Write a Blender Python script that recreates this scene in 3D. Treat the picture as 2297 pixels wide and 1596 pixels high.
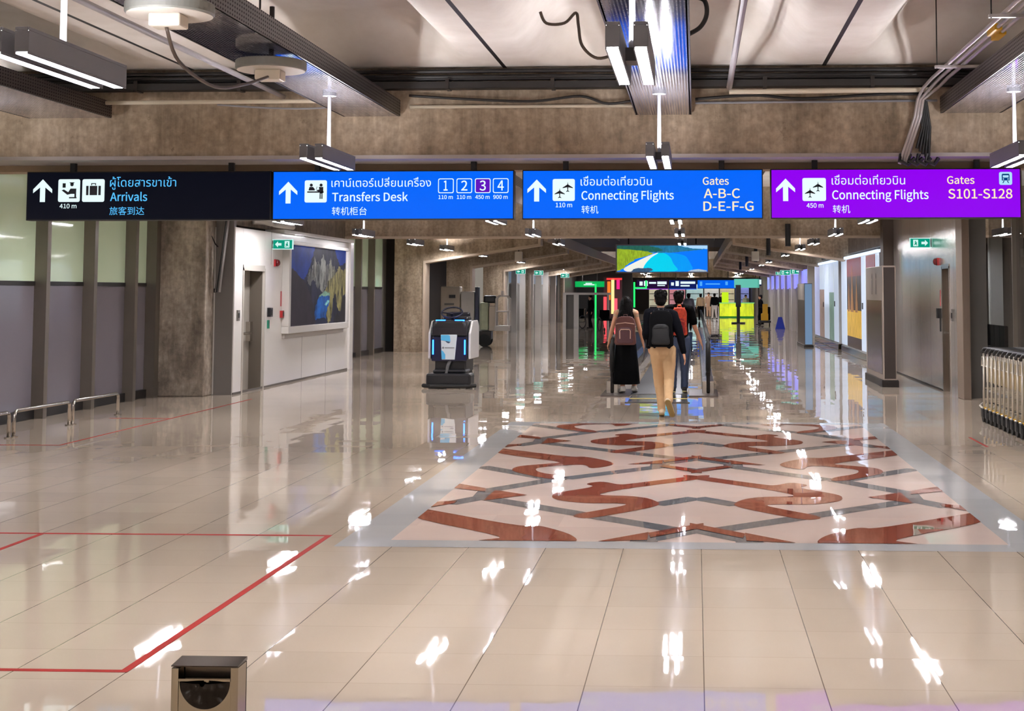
import bpy, bmesh, math, random, os
from mathutils import Vector, Matrix, noise
random.seed(7)
for o in list(bpy.data.objects): bpy.data.objects.remove(o)
SC = bpy.context.scene; COL = SC.collection
R = math.radians

# ------------------------------------------------------------------ camera, world, exposure
cd = bpy.data.cameras.new('camera'); cam = bpy.data.objects.new('camera', cd); COL.objects.link(cam)
cam.location = (0, 0, 1.70); cam.rotation_euler = (R(90 + 4.05), 0, R(2.63))
cd.sensor_width = 36; cd.lens = 36 * 3173 / 2297
cd.shift_x = -0.11597; cd.shift_y = -0.15963
cd.clip_start = 0.1; cd.clip_end = 400
SC.camera = cam
W = bpy.data.worlds.new('world'); SC.world = W; W.use_nodes = True
W.node_tree.nodes['Background'].inputs[0].default_value = (1.0, 0.9, 0.78, 1)
W.node_tree.nodes['Background'].inputs[1].default_value = 0.25
SC.view_settings.view_transform = 'Standard'; SC.view_settings.look = 'None'
SC.view_settings.exposure = 0.0; SC.view_settings.gamma = 1.0; SC.view_settings.use_curve_mapping = False
SC.cycles.use_denoising = True
LAMP = 160.0            # radiance of the pendant tubes

# ------------------------------------------------------------------ materials
def lin(c):
    return tuple((x / 255 / 12.92 if x / 255 <= 0.04045 else ((x / 255 + 0.055) / 1.055) ** 2.4) for x in c) + (1.0,)
MATS = {}
def newmat(name):
    m = bpy.data.materials.new(name); m.use_nodes = True; MATS[name] = m
    return m, m.node_tree, m.node_tree.nodes['Principled BSDF']
def pm(name, col, rough=0.5, metal=0.0, noise=0.0, nscale=8.0, bump=0.0, emit=None, es=1.0, alpha=1.0, trans=0.0, coat=0.0):
    """plain procedural surface; col in sRGB 0-255, optional mottling and bump"""
    if name in MATS: return MATS[name]
    m, nt, b = newmat(name)
    c = lin(col)
    b.inputs['Base Color'].default_value = c; b.inputs['Roughness'].default_value = rough; b.inputs['Metallic'].default_value = metal
    b.inputs['Alpha'].default_value = alpha; b.inputs['Transmission Weight'].default_value = trans; b.inputs['Coat Weight'].default_value = coat
    if emit is not None:
        b.inputs['Emission Color'].default_value = lin(emit); b.inputs['Emission Strength'].default_value = es
    tc = nt.nodes.new('ShaderNodeTexCoord'); n = nt.nodes.new('ShaderNodeTexNoise'); n.inputs['Scale'].default_value = nscale; n.inputs['Detail'].default_value = 5
    nt.links.new(tc.outputs['Object'], n.inputs['Vector'])
    if noise > 0:
        mx = nt.nodes.new('ShaderNodeMix'); mx.data_type = 'RGBA'
        mx.inputs[6].default_value = tuple(x * (1 - noise) for x in c[:3]) + (1,); mx.inputs[7].default_value = tuple(min(1, x * (1 + noise)) for x in c[:3]) + (1,)
        nt.links.new(n.outputs['Fac'], mx.inputs[0]); nt.links.new(mx.outputs[2], b.inputs['Base Color'])
    if bump > 0:
        bp = nt.nodes.new('ShaderNodeBump'); bp.inputs['Strength'].default_value = bump; bp.inputs['Distance'].default_value = 0.01
        nt.links.new(n.outputs['Fac'], bp.inputs['Height']); nt.links.new(bp.outputs['Normal'], b.inputs['Normal'])
    return m
def em(name, col, s=1.0):
    """something that gives off light"""
    if name in MATS: return MATS[name]
    m, nt, b = newmat(name)
    b.inputs['Base Color'].default_value = (0.005, 0.005, 0.005, 1); b.inputs['Roughness'].default_value = 0.6; b.inputs['Specular IOR Level'].default_value = 0.03
    b.inputs['Emission Color'].default_value = lin(col); b.inputs['Emission Strength'].default_value = s
    return m
def math_node(nt, op, a, b=None, c=None):
    n = nt.nodes.new('ShaderNodeMath'); n.operation = op
    for i, v in enumerate((a, b, c)):
        if v is None: continue
        if isinstance(v, (int, float)): n.inputs[i].default_value = v
        else: nt.links.new(v, n.inputs[i])
    return n.outputs[0]
def floor_material(name, c0, tiles=True, rough=0.022):
    m, nt, b = newmat(name)
    L = nt.links.new; M = lambda *a: math_node(nt, *a)
    tc = nt.nodes.new('ShaderNodeTexCoord'); sp = nt.nodes.new('ShaderNodeSeparateXYZ'); L(tc.outputs['Object'], sp.inputs[0])
    T = 0.517
    ux = M('DIVIDE', M('SUBTRACT', sp.outputs[0], 0.03), T); uy = M('DIVIDE', M('SUBTRACT', sp.outputs[1], 6.24), T)
    fx = M('FRACT', ux); fy = M('FRACT', uy); ix = M('FLOOR', ux); iy = M('FLOOR', uy)
    cv = nt.nodes.new('ShaderNodeCombineXYZ'); L(ix, cv.inputs[0]); L(iy, cv.inputs[1])
    wn = nt.nodes.new('ShaderNodeTexWhiteNoise'); wn.noise_dimensions = '3D'; L(cv.outputs[0], wn.inputs['Vector'])
    big = nt.nodes.new('ShaderNodeTexNoise'); big.inputs['Scale'].default_value = 1.3; big.inputs['Detail'].default_value = 4; L(tc.outputs['Object'], big.inputs['Vector'])
    c = lin(c0)
    v = M('ADD', M('MULTIPLY', M('SUBTRACT', wn.outputs['Value'], 0.5), 0.06), M('ADD', M('MULTIPLY', M('SUBTRACT', big.outputs['Fac'], 0.5), 0.12), 1.0))
    vm = nt.nodes.new('ShaderNodeVectorMath'); vm.operation = 'SCALE'; vm.inputs[0].default_value = c[:3]; L(v, vm.inputs['Scale'])
    colout = vm.outputs[0]
    if tiles:
        lx = M('LESS_THAN', M('MINIMUM', fx, M('SUBTRACT', 1.0, fx)), 0.0048)
        ly = M('LESS_THAN', M('MINIMUM', fy, M('SUBTRACT', 1.0, fy)), 0.004)
        mx = nt.nodes.new('ShaderNodeMix'); mx.data_type = 'RGBA'; L(M('MAXIMUM', M('MULTIPLY', lx, 0.78), M('MULTIPLY', ly, 0.28)), mx.inputs[0])
        L(colout, mx.inputs[6]); mx.inputs[7].default_value = lin((70, 56, 44)); colout = mx.outputs[2]
    L(colout, b.inputs['Base Color'])
    b.inputs['Roughness'].default_value = rough; b.inputs['IOR'].default_value = 1.5
    # every tile lies a hair out of level, and the polish is slightly wavy
    wv = nt.nodes.new('ShaderNodeTexNoise'); wv.inputs['Scale'].default_value = 3.0; wv.inputs['Detail'].default_value = 2; L(tc.outputs['Object'], wv.inputs['Vector'])
    sc = nt.nodes.new('ShaderNodeSeparateColor'); L(wn.outputs['Color'], sc.inputs[0])
    sw = nt.nodes.new('ShaderNodeSeparateColor'); L(wv.outputs['Color'], sw.inputs[0])
    nx = M('ADD', M('MULTIPLY', M('SUBTRACT', sc.outputs[0], 0.5), 0.005), M('MULTIPLY', M('SUBTRACT', sw.outputs[0], 0.5), 0.006))
    ny = M('ADD', M('MULTIPLY', M('SUBTRACT', sc.outputs[1], 0.5), 0.009), M('MULTIPLY', M('SUBTRACT', sw.outputs[1], 0.5), 0.010))
    nv = nt.nodes.new('ShaderNodeCombineXYZ'); L(nx, nv.inputs[0]); L(ny, nv.inputs[1]); nv.inputs[2].default_value = 1.0
    nn = nt.nodes.new('ShaderNodeVectorMath'); nn.operation = 'NORMALIZE'; L(nv.outputs[0], nn.inputs[0]); L(nn.outputs[0], b.inputs['Normal'])
    return m
def concrete(name, c0, dark=(70, 58, 46), amt=0.55, scale=1.6, rough=0.85):
    m, nt, b = newmat(name); L = nt.links.new
    tc = nt.nodes.new('ShaderNodeTexCoord')
    mp = nt.nodes.new('ShaderNodeMapping'); mp.inputs['Scale'].default_value = (1, 1, 0.55); L(tc.outputs['Object'], mp.inputs[0])
    n1 = nt.nodes.new('ShaderNodeTexNoise'); n1.inputs['Scale'].default_value = scale; n1.inputs['Detail'].default_value = 9; n1.inputs['Roughness'].default_value = 0.68; L(mp.outputs[0], n1.inputs[0])
    n2 = nt.nodes.new('ShaderNodeTexNoise'); n2.inputs['Scale'].default_value = scale * 11; n2.inputs['Detail'].default_value = 6; L(tc.outputs['Object'], n2.inputs[0])
    r1 = nt.nodes.new('ShaderNodeValToRGB'); r1.color_ramp.elements[0].position = 0.38; r1.color_ramp.elements[1].position = 0.66
    r1.color_ramp.elements[0].color = lin(dark); r1.color_ramp.elements[1].color = lin(c0); L(n1.outputs['Fac'], r1.inputs[0])
    mx = nt.nodes.new('ShaderNodeMix'); mx.data_type = 'RGBA'; mx.inputs[0].default_value = amt; mx.inputs[6].default_value = lin(c0); L(r1.outputs[0], mx.inputs[7])
    m2 = nt.nodes.new('ShaderNodeMix'); m2.data_type = 'RGBA'; m2.blend_type = 'OVERLAY'; m2.inputs[0].default_value = 0.55; L(mx.outputs[2], m2.inputs[6]); L(n2.outputs['Fac'], m2.inputs[7])
    # run-down streaks and pitting
    mp3 = nt.nodes.new('ShaderNodeMapping'); mp3.inputs['Scale'].default_value = (2.6, 2.6, 0.22); L(tc.outputs['Object'], mp3.inputs[0])
    n3 = nt.nodes.new('ShaderNodeTexNoise'); n3.inputs['Scale'].default_value = 1.6; n3.inputs['Detail'].default_value = 7; n3.inputs['Roughness'].default_value = 0.7; L(mp3.outputs[0], n3.inputs[0])
    r3 = nt.nodes.new('ShaderNodeValToRGB'); r3.color_ramp.elements[0].position = 0.30; r3.color_ramp.elements[1].position = 0.56; r3.color_ramp.elements[0].color = (0.45, 0.42, 0.38, 1); r3.color_ramp.elements[1].color = (1, 1, 1, 1); L(n3.outputs['Fac'], r3.inputs[0])
    m3 = nt.nodes.new('ShaderNodeMix'); m3.data_type = 'RGBA'; m3.blend_type = 'MULTIPLY'; m3.inputs[0].default_value = 0.8; L(m2.outputs[2], m3.inputs[6]); L(r3.outputs[0], m3.inputs[7])
    v4 = nt.nodes.new('ShaderNodeTexNoise'); v4.inputs['Scale'].default_value = 7.0; v4.inputs['Detail'].default_value = 8; v4.inputs['Roughness'].default_value = 0.75; L(tc.outputs['Object'], v4.inputs[0])
    r4 = nt.nodes.new('ShaderNodeValToRGB'); r4.color_ramp.elements[0].position = 0.30; r4.color_ramp.elements[1].position = 0.40; r4.color_ramp.elements[0].color = (0.3, 0.27, 0.23, 1); r4.color_ramp.elements[1].color = (1, 1, 1, 1); L(v4.outputs['Fac'], r4.inputs[0])
    m4 = nt.nodes.new('ShaderNodeMix'); m4.data_type = 'RGBA'; m4.blend_type = 'MULTIPLY'; m4.inputs[0].default_value = 0.6; L(m3.outputs[2], m4.inputs[6]); L(r4.outputs[0], m4.inputs[7])
    L(m4.outputs[2], b.inputs['Base Color']); b.inputs['Roughness'].default_value = rough
    bp = nt.nodes.new('ShaderNodeBump'); bp.inputs['Strength'].default_value = 0.25; bp.inputs['Distance'].default_value = 0.01; L(n2.outputs['Fac'], bp.inputs['Height']); L(bp.outputs[0], b.inputs['Normal'])
    return m
def ceiling_material(name):
    m, nt, b = newmat(name); L = nt.links.new; M = lambda *a: math_node(nt, *a)
    tc = nt.nodes.new('ShaderNodeTexCoord'); sp = nt.nodes.new('ShaderNodeSeparateXYZ'); L(tc.outputs['Object'], sp.inputs[0])
    u = M('FRACT', M('DIVIDE', M('SUBTRACT', sp.outputs[0], 1.34), 3.34)); e = M('MINIMUM', u, M('SUBTRACT', 1.0, u))
    joint = M('LESS_THAN', e, 0.0065)
    n = nt.nodes.new('ShaderNodeTexNoise'); n.inputs['Scale'].default_value = 1.1; n.inputs['Detail'].default_value = 6; n.inputs['Roughness'].default_value = 0.6; L(tc.outputs['Object'], n.inputs[0])
    cr = nt.nodes.new('ShaderNodeValToRGB'); cr.color_ramp.elements[0].position = 0.3; cr.color_ramp.elements[1].position = 0.72
    cr.color_ramp.elements[0].color = lin((214, 204, 192)); cr.color_ramp.elements[1].color = lin((240, 234, 226)); L(n.outputs['Fac'], cr.inputs[0])
    mx = nt.nodes.new('ShaderNodeMix'); mx.data_type = 'RGBA'; L(joint, mx.inputs[0]); L(cr.outputs[0], mx.inputs[6]); mx.inputs[7].default_value = lin((22, 18, 16))
    L(mx.outputs[2], b.inputs['Base Color']); b.inputs['Roughness'].default_value = 0.55
    return m
def perforated(name, col, metal=0.9, rough=0.10, pitch=0.025, lines=0.11):
    """sheet metal with rows of punched holes and folded seams (pattern in object XY/YZ)"""
    m, nt, b = newmat(name); L = nt.links.new; M = lambda *a: math_node(nt, *a)
    tc = nt.nodes.new('ShaderNodeTexCoord'); sp = nt.nodes.new('ShaderNodeSeparateXYZ'); L(tc.outputs['Object'], sp.inputs[0])
    a = M('ADD', sp.outputs[0], sp.outputs[2]); y = sp.outputs[1]
    fa = M('SUBTRACT', M('FRACT', M('DIVIDE', a, pitch)), 0.5); fy = M('SUBTRACT', M('FRACT', M('DIVIDE', y, pitch * 1.6)), 0.5)
    d = M('SQRT', M('ADD', M('MULTIPLY', fa, fa), M('MULTIPLY', fy, fy)))
    hole = M('LESS_THAN', d, 0.25)
    seam = M('LESS_THAN', M('FRACT', M('DIVIDE', a, lines)), 0.05)
    f = M('MAXIMUM', M('MULTIPLY', hole, 0.85), M('MULTIPLY', seam, 0.5))
    mx = nt.nodes.new('ShaderNodeMix'); mx.data_type = 'RGBA'; L(f, mx.inputs[0]); mx.inputs[6].default_value = lin(col); mx.inputs[7].default_value = lin((25, 22, 24))
    L(mx.outputs[2], b.inputs['Base Color']); b.inputs['Metallic'].default_value = metal
    L(M('ADD', M('MULTIPLY', hole, 0.4), rough), b.inputs['Roughness'])
    return m
def brushed(name, col, rough=0.25, metal=1.0, panel=0.0):
    m, nt, b = newmat(name); L = nt.links.new; M = lambda *a: math_node(nt, *a)
    tc = nt.nodes.new('ShaderNodeTexCoord'); mp = nt.nodes.new('ShaderNodeMapping'); mp.inputs['Scale'].default_value = (1.0, 3.0, 0.5); L(tc.outputs['Object'], mp.inputs[0])
    n = nt.nodes.new('ShaderNodeTexNoise'); n.inputs['Scale'].default_value = 2.0; n.inputs['Detail'].default_value = 4; L(mp.outputs[0], n.inputs[0])
    L(M('ADD', M('MULTIPLY', n.outputs['Fac'], 0.06), rough), b.inputs['Roughness'])
    c = lin(col); b.inputs['Base Color'].default_value = c; b.inputs['Metallic'].default_value = metal
    if panel:
        sp = nt.nodes.new('ShaderNodeSeparateXYZ'); L(tc.outputs['Object'], sp.inputs[0])
        j = M('LESS_THAN', M('FRACT', M('DIVIDE', sp.outputs[1], panel)), 0.012)
        mx = nt.nodes.new('ShaderNodeMix'); mx.data_type = 'RGBA'; L(j, mx.inputs[0]); mx.inputs[6].default_value = c; mx.inputs[7].default_value = lin((60, 56, 52)); L(mx.outputs[2], b.inputs['Base Color'])
    return m

# ------------------------------------------------------------------ mesh helpers
class MB:
    """collects shapes into one mesh"""
    def __init__(s): s.bm = bmesh.new(); s.slot = 0; s.mats = []
    def use(s, m):
        if m not in s.mats: s.mats.append(m)
        s.slot = s.mats.index(m); return s
    def _face(s, vs):
        try: f = s.bm.faces.new(vs); f.material_index = s.slot; return f
        except ValueError: return None
    def box(s, x0, y0, z0, x1, y1, z1, M=None):
        v = [Vector((x, y, z)) for z in (z0, z1) for y in (y0, y1) for x in (x0, x1)]
        if M is not None: v = [M @ p for p in v]
        b = [s.bm.verts.new(p) for p in v]
        for q in ((0, 2, 3, 1), (4, 5, 7, 6), (0, 1, 5, 4), (2, 6, 7, 3), (0, 4, 6, 2), (1, 3, 7, 5)): s._face([b[i] for i in q])
        return s
    def prism(s, pts, a0, a1, axis='y'):
        """polygon extruded along an axis: axis y -> pts are (x,z); x -> (y,z); z -> (x,y)"""
        def P(p, a): return {'y': (p[0], a, p[1]), 'x': (a, p[0], p[1]), 'z': (p[0], p[1], a)}[axis]
        A = [s.bm.verts.new(P(p, a0)) for p in pts]; B = [s.bm.verts.new(P(p, a1)) for p in pts]
        s._face(A); s._face(B[::-1]); n = len(pts)
        for i in range(n): s._face([A[i], B[i], B[(i + 1) % n], A[(i + 1) % n]])
        return s
    def poly(s, pts):
        s._face([s.bm.verts.new(p) for p in pts]); return s
    def tube(s, pts, r, n=8, cap=True, flat=None):
        pts = [Vector(p) for p in pts]; rs = r if isinstance(r, (list, tuple)) else [r] * len(pts); rings = []
        for i, p in enumerate(pts):
            t = (pts[min(i + 1, len(pts) - 1)] - pts[max(i - 1, 0)]).normalized()
            a = t.cross(Vector((0, 1, 0)) if abs(t.y) < 0.9 else Vector((1, 0, 0))).normalized(); b = t.cross(a)
            rings.append([s.bm.verts.new(p + (a * math.cos(2 * math.pi * k / n) + b * math.sin(2 * math.pi * k / n)) * rs[i]) for k in range(n)])
        for A, B in zip(rings, rings[1:]):
            for k in range(n): s._face([A[k], A[(k + 1) % n], B[(k + 1) % n], B[k]])
        if cap: s._face(rings[0][::-1]); s._face(rings[-1])
        return s
    def cyl(s, c, r, z0, z1, n=24, r1=None):
        return s.tube([(c[0], c[1], z0), (c[0], c[1], z1)], [r, r if r1 is None else r1], n)
    def lathe(s, c, prof, n=24, sx=1, sy=1):
        rings = [[s.bm.verts.new((c[0] + sx * r * math.cos(2 * math.pi * k / n), c[1] + sy * r * math.sin(2 * math.pi * k / n), c[2] + z)) for k in range(n)] for r, z in prof]
        for A, B in zip(rings, rings[1:]):
            for k in range(n): s._face([A[k], A[(k + 1) % n], B[(k + 1) % n], B[k]])
        s._face(rings[0][::-1]); s._face(rings[-1]); return s
    def ell(s, c, rx, ry, rz, n=16, m=10, M=None):
        vs = []
        for j in range(m + 1):
            t = math.pi * j / m; rr = max(math.sin(t), 1e-3)
            vs.append([Vector((rx * rr * math.cos(2 * math.pi * k / n), ry * rr * math.sin(2 * math.pi * k / n), -rz * math.cos(t))) for k in range(n)])
        rings = [[s.bm.verts.new((M @ v if M is not None else v) + Vector(c)) for v in ring] for ring in vs]
        for A, B in zip(rings, rings[1:]):
            for k in range(n): s._face([A[k], A[(k + 1) % n], B[(k + 1) % n], B[k]])
        s._face(rings[0][::-1]); s._face(rings[-1]); return s
    def cap(s, p0, p1, r0, r1, n=12, sy=1.0):
        """rounded cone between two joints; sy squashes it front to back"""
        p0, p1 = Vector(p0), Vector(p1); d = p1 - p0; L = max(d.length, 1e-4); t = d / L
        a = Vector((1, 0, 0)) - t * t.x
        if a.length < 0.2: a = Vector((0, 0, 1)) - t * t.z
        a.normalize(); b = t.cross(a); prof = []
        for j in range(0, 5): q = math.pi / 2 * j / 4; prof.append((-r0 * math.cos(q), max(r0 * math.sin(q), r0 * 0.02)))
        for j in range(0, 5): q = math.pi / 2 * j / 4; prof.append((L + r1 * math.sin(q), max(r1 * math.cos(q), r1 * 0.02)))
        rings = [[s.bm.verts.new(p0 + t * h + a * rr * math.cos(2 * math.pi * k / n) + b * rr * sy * math.sin(2 * math.pi * k / n)) for k in range(n)] for h, rr in prof]
        for A, B in zip(rings, rings[1:]):
            for k in range(n): s._face([A[k], A[(k + 1) % n], B[(k + 1) % n], B[k]])
        s._face(rings[0][::-1]); s._face(rings[-1]); return s
    def build(s, name, mat=None, parent=None, smooth=False, bevel=0.0, loc=None, remesh=0.0, sm=2, seg=2, wr=None):
        bmesh.ops.recalc_face_normals(s.bm, faces=s.bm.faces)
        me = bpy.data.meshes.new(name); s.bm.to_mesh(me); s.bm.free()
        for m in (s.mats or [mat]): me.materials.append(m)
        if remesh:
            t = bpy.data.objects.new('tmp', me); COL.objects.link(t)
            md = t.modifiers.new('r', 'REMESH'); md.mode = 'VOXEL'; md.voxel_size = remesh
            bpy.context.view_layer.update()
            me2 = bpy.data.meshes.new_from_object(t.evaluated_get(bpy.context.evaluated_depsgraph_get()))
            bpy.data.objects.remove(t); bpy.data.meshes.remove(me); me = me2; me.name = name
            bm = bmesh.new(); bm.from_mesh(me)
            for _ in range(sm): bmesh.ops.smooth_vert(bm, verts=bm.verts, factor=0.5, use_axis_x=True, use_axis_y=True, use_axis_z=True)
            if wr:
                bm.normal_update()
                for v in bm.verts: v.co += v.normal * wr[0] * (noise.noise(Vector((v.co.x * wr[1], v.co.y * wr[1], v.co.z * wr[1] * wr[2]))) + 0.5 * noise.noise(v.co * wr[1] * 2.3))
            bm.to_mesh(me); bm.free()
            me.materials.clear(); me.materials.append(mat); smooth = True
        if smooth:
            for p in me.polygons: p.use_smooth = True
        o = bpy.data.objects.new(name, me); COL.objects.link(o)
        if parent is not None: o.parent = parent
        if loc is not None: o.location = loc
        if bevel > 0:
            b = o.modifiers.new('bevel', 'BEVEL'); b.width = bevel; b.segments = seg; b.limit_method = 'ANGLE'; b.angle_limit = R(40)
        return o
def tag(o, label=None, cat=None, group=None, kind=None):
    if label: o['label'] = label
    if cat: o['category'] = cat
    if group: o['group'] = group
    if kind: o['kind'] = kind
    return o
def thing(name, label, cat, loc=(0, 0, 0), rz=0.0, group=None):
    o = bpy.data.objects.new(name, None); COL.objects.link(o); o.empty_display_size = 0.1
    o.location = loc; o.rotation_euler = (0, 0, rz)
    return tag(o, label, cat, group)
def struct(name, mb, mat=None, parent=None, label=None, cat=None, **k):
    o = mb.build(name, mat, parent, **k)
    if parent is None: o['kind'] = 'structure'
    if label: o['label'] = label
    if cat: o['category'] = cat
    return o
def copy_tree(o, parent=None):
    c = o.copy(); COL.objects.link(c)
    if parent is not None: c.parent = parent
    for ch in list(o.children): copy_tree(ch, c)
    return c
def dup(root, loc, rz=0.0, label=None, group=None):
    c = copy_tree(root); c.location = loc; c.rotation_euler = (0, 0, rz)
    if label: c['label'] = label
    if group: c['group'] = group
    return c
try: SANS = bpy.data.fonts.load(os.path.join(bpy.utils.system_resource('DATAFILES'), 'fonts', 'Noto Sans CJK Regular.woff2'))
except Exception: SANS = None        # Blender's built-in face does as well
def text_mesh(body, bold=0.0):
    c = bpy.data.curves.new('t', 'FONT'); c.body = body; c.offset = 0.0
    if SANS and all(ord(ch) < 128 for ch in body): c.font = SANS; c.offset = 0.004
    o = bpy.data.objects.new('t', c); COL.objects.link(o); bpy.context.view_layer.update()
    me = bpy.data.meshes.new_from_object(o.evaluated_get(bpy.context.evaluated_depsgraph_get()))
    bpy.data.objects.remove(o); return me
def lettering(parent, name, body, x0, x1, zbase, mat, y=0.0, cap=None, bold=0.012):
    """flat letters in the local XZ plane, left x0 to right x1, standing on zbase"""
    me = text_mesh(body, bold); xs = [v.co.x for v in me.vertices]; ys = [v.co.y for v in me.vertices]
    sx = (x1 - x0) / (max(xs) - min(xs)); sz = sx if cap is None else cap / max(ys); mn = min(xs)
    for v in me.vertices: v.co = (x0 + (v.co.x - mn) * sx, y, zbase + v.co.y * sz)
    me.materials.clear(); me.materials.append(mat)
    o = bpy.data.objects.new(name, me); COL.objects.link(o); o.parent = parent
    return o

# shared palette
black = pm('black plastic', (18, 18, 20), 0.4); rubber = pm('black rubber', (14, 14, 14), 0.7)
steel = brushed('brushed steel', (196, 190, 182), 0.2); chrome = pm('polished steel', (150, 142, 130), 0.12, 1.0, 0.1, 5)
white_paint = pm('white paint', (214, 208, 200), 0.4, 0, 0.04, 3); housing_grey = pm('grey lamp housing', (112, 112, 116), 0.45)
white_pole = pm('white rod', (150, 150, 156), 0.4); tube_light = em('tube light', (252, 250, 255), LAMP); up_light = em('uplight', (252, 250, 255), LAMP * 0.8)
beam_con = concrete('beam concrete', (188, 171, 149), (124, 105, 82), 0.7, 1.5); col_con = concrete('column concrete', (196, 184, 168), (100, 88, 76), 0.85, 1.3)
edge_con = pm('pale edge concrete', (188, 170, 150), 0.7, 0, 0.1, 6); dark_void = pm('dark recess', (30, 27, 25), 0.8)
conduit = pm('galvanised conduit', (190, 184, 184), 0.35, 0.5); dark_metal = pm('dark metal', (52, 48, 46), 0.4, 0.6)

# ------------------------------------------------------------------ the hall: floor and mosaic
floor_m = floor_material('polished floor tile', (193, 177, 159))
struct('floor', MB().box(-10.5, -14, -0.2, 9.0, 132, 0.0), floor_m)
mos_pink = floor_material('pink granite', (226, 204, 192), False); mos_red = floor_material('red granite', (150, 78, 60), False)
mos_grey = floor_material('grey granite', (124, 124, 126), False); mos_pale = floor_material('pale grey granite', (190, 190, 190), False)
mm = MB()
X0, Y0, Y1 = 2.10, 9.78, 18.45
mm.use(mos_pale)
for (a, b, c, d) in ((-2.43, 9.52, 2.43, Y0), (-2.43, Y1, 2.43, Y1 + 0.27), (-2.43, Y0, -X0, Y1), (X0, Y0, 2.43, Y1)): mm.poly([(a, b, .0012), (c, b, .0012), (c, d, .0012), (a, d, .0012)])
mm.use(mos_pink).poly([(-X0, Y0, .0012), (X0, Y0, .0012), (X0, Y1, .0012), (-X0, Y1, .0012)])
PER = 4.33
def clip(poly, y0, y1):
    for lim, s in ((y0, 1), (y1, -1)):
        out = []
        for i, p in enumerate(poly):
            q = poly[(i + 1) % len(poly)]; ip = (p[1] - lim) * s >= 0; iq = (q[1] - lim) * s >= 0
            if ip: out.append(p)
            if ip != iq:
                t = (lim - p[1]) / (q[1] - p[1]); out.append((p[0] + t * (q[0] - p[0]), lim))
        poly = out
        if len(poly) < 3: return []
    return poly
ZN = [0]
def inlay(poly, z):
    for s in (-1, 1):
        for k in (-1, 0, 1, 2):
            q = clip([(y, x) for x, y in clip([(x * (-s), y + k * PER) for x, y in poly], Y0, Y1)] or [(0, 9), (0, 9), (0, 9)], -X0, X0)
            q = [(x, y) for y, x in q]; ZN[0] += 1
            if q: mm.poly([(x, y, z + ZN[0] * 3e-6) for x, y in (q if s < 0 else q[::-1])])
def chaikin(P, n=2):
    for _ in range(n):
        Q = []
        for a, b in zip(P, P[1:] + P[:1]): Q += [(a[0] * .78 + b[0] * .22, a[1] * .78 + b[1] * .22), (a[0] * .22 + b[0] * .78, a[1] * .22 + b[1] * .78)]
        P = Q
    return P
def strip(a, b, w, z):
    d = Vector((b[0] - a[0], b[1] - a[1])).normalized(); n = Vector((-d.y, d.x)) * w / 2
    inlay([(a[0] - n.x, a[1] - n.y), (b[0] - n.x, b[1] - n.y), (b[0] + n.x, b[1] + n.y), (a[0] + n.x, a[1] + n.y)], z)
mm.use(mos_grey)
GW = 0.19
for a, b in (((-2.1, 13.87), (-1.30, 12.98)), ((-1.80, 12.20), (-1.25, 13.02)), ((-1.20, 13.03), (-0.33, 13.98)), ((-2.0, 11.44), (-1.72, 11.90)), ((-1.78, 12.35), (-1.76, 11.66)), ((-1.76, 11.78), (-0.02, 10.15)), ((-0.36, 9.85), (0.0, 10.28)), ((-0.33, 11.47), (0.0, 11.86)), ((-0.36, 14.0), (0.0, 13.68)), ((-0.36, 14.2), (-0.36, 13.95))):
    strip(a, b, GW, .0024)
mm.use(mos_red)
S_ = [(.12, 13.40), (-.57, 12.71), (-.68, 12.62), (-.85, 12.86), (-1.0, 12.67), (-.87, 12.5), (-1.21, 12.09), (-1.2, 11.81), (-1.12, 11.66), (-.9, 11.52), (-.66, 11.53), (-.55, 11.49), (-.6, 11.36), (-.98, 10.89), (-.83, 10.72), (-.61, 10.98), (-.32, 11.37), (-.29, 11.55), (-.39, 11.81), (-.54, 11.94), (-.8, 11.97), (-.82, 12.06), (-.63, 12.36), (.12, 13.12)]
S2_ = [(-2.2, 15.10), (-1.31, 14.24), (-1.45, 14.14), (-1.73, 13.94), (-1.78, 13.72), (-1.73, 13.47), (-1.37, 13.0), (-1.2, 12.94), (-1.24, 13.19), (-1.51, 13.48), (-1.56, 13.81), (-1.21, 14.07), (-1.08, 14.05), (-1.03, 13.76), (-.9, 13.87), (-.80, 14.12), (-.9, 14.42), (-1.16, 14.77), (-1.28, 14.7), (-2.06, 15.43), (-2.2, 15.56)]
for n_, poly in enumerate((chaikin(S_), chaikin(S2_), [(-1.74, 11.62), (-1.42, 11.96), (-1.73, 12.25)], [(-2.1, 11.25), (-1.95, 11.47), (-1.95, 11.61), (-2.1, 11.54)],
             [(-2.1, 12.34), (-1.86, 12.18), (-1.80, 12.14), (-1.83, 12.35), (-1.91, 12.43), (-2.1, 12.62)],
             [(-0.68, 14.1), (-0.34, 14.17), (-0.34, 14.49)], [(-0.32, 14.27), (.05, 14.70), (.05, 14.90), (-0.34, 14.46)], [(-0.30, 14.05), (.05, 13.62), (.05, 13.44), (-0.36, 13.93)])):
    inlay(poly, .0034 + .0003 * n_)
struct('floor_mosaic', mm, label='inlaid pink, red and grey stone mosaic in the floor', cat='floor mosaic')

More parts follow.
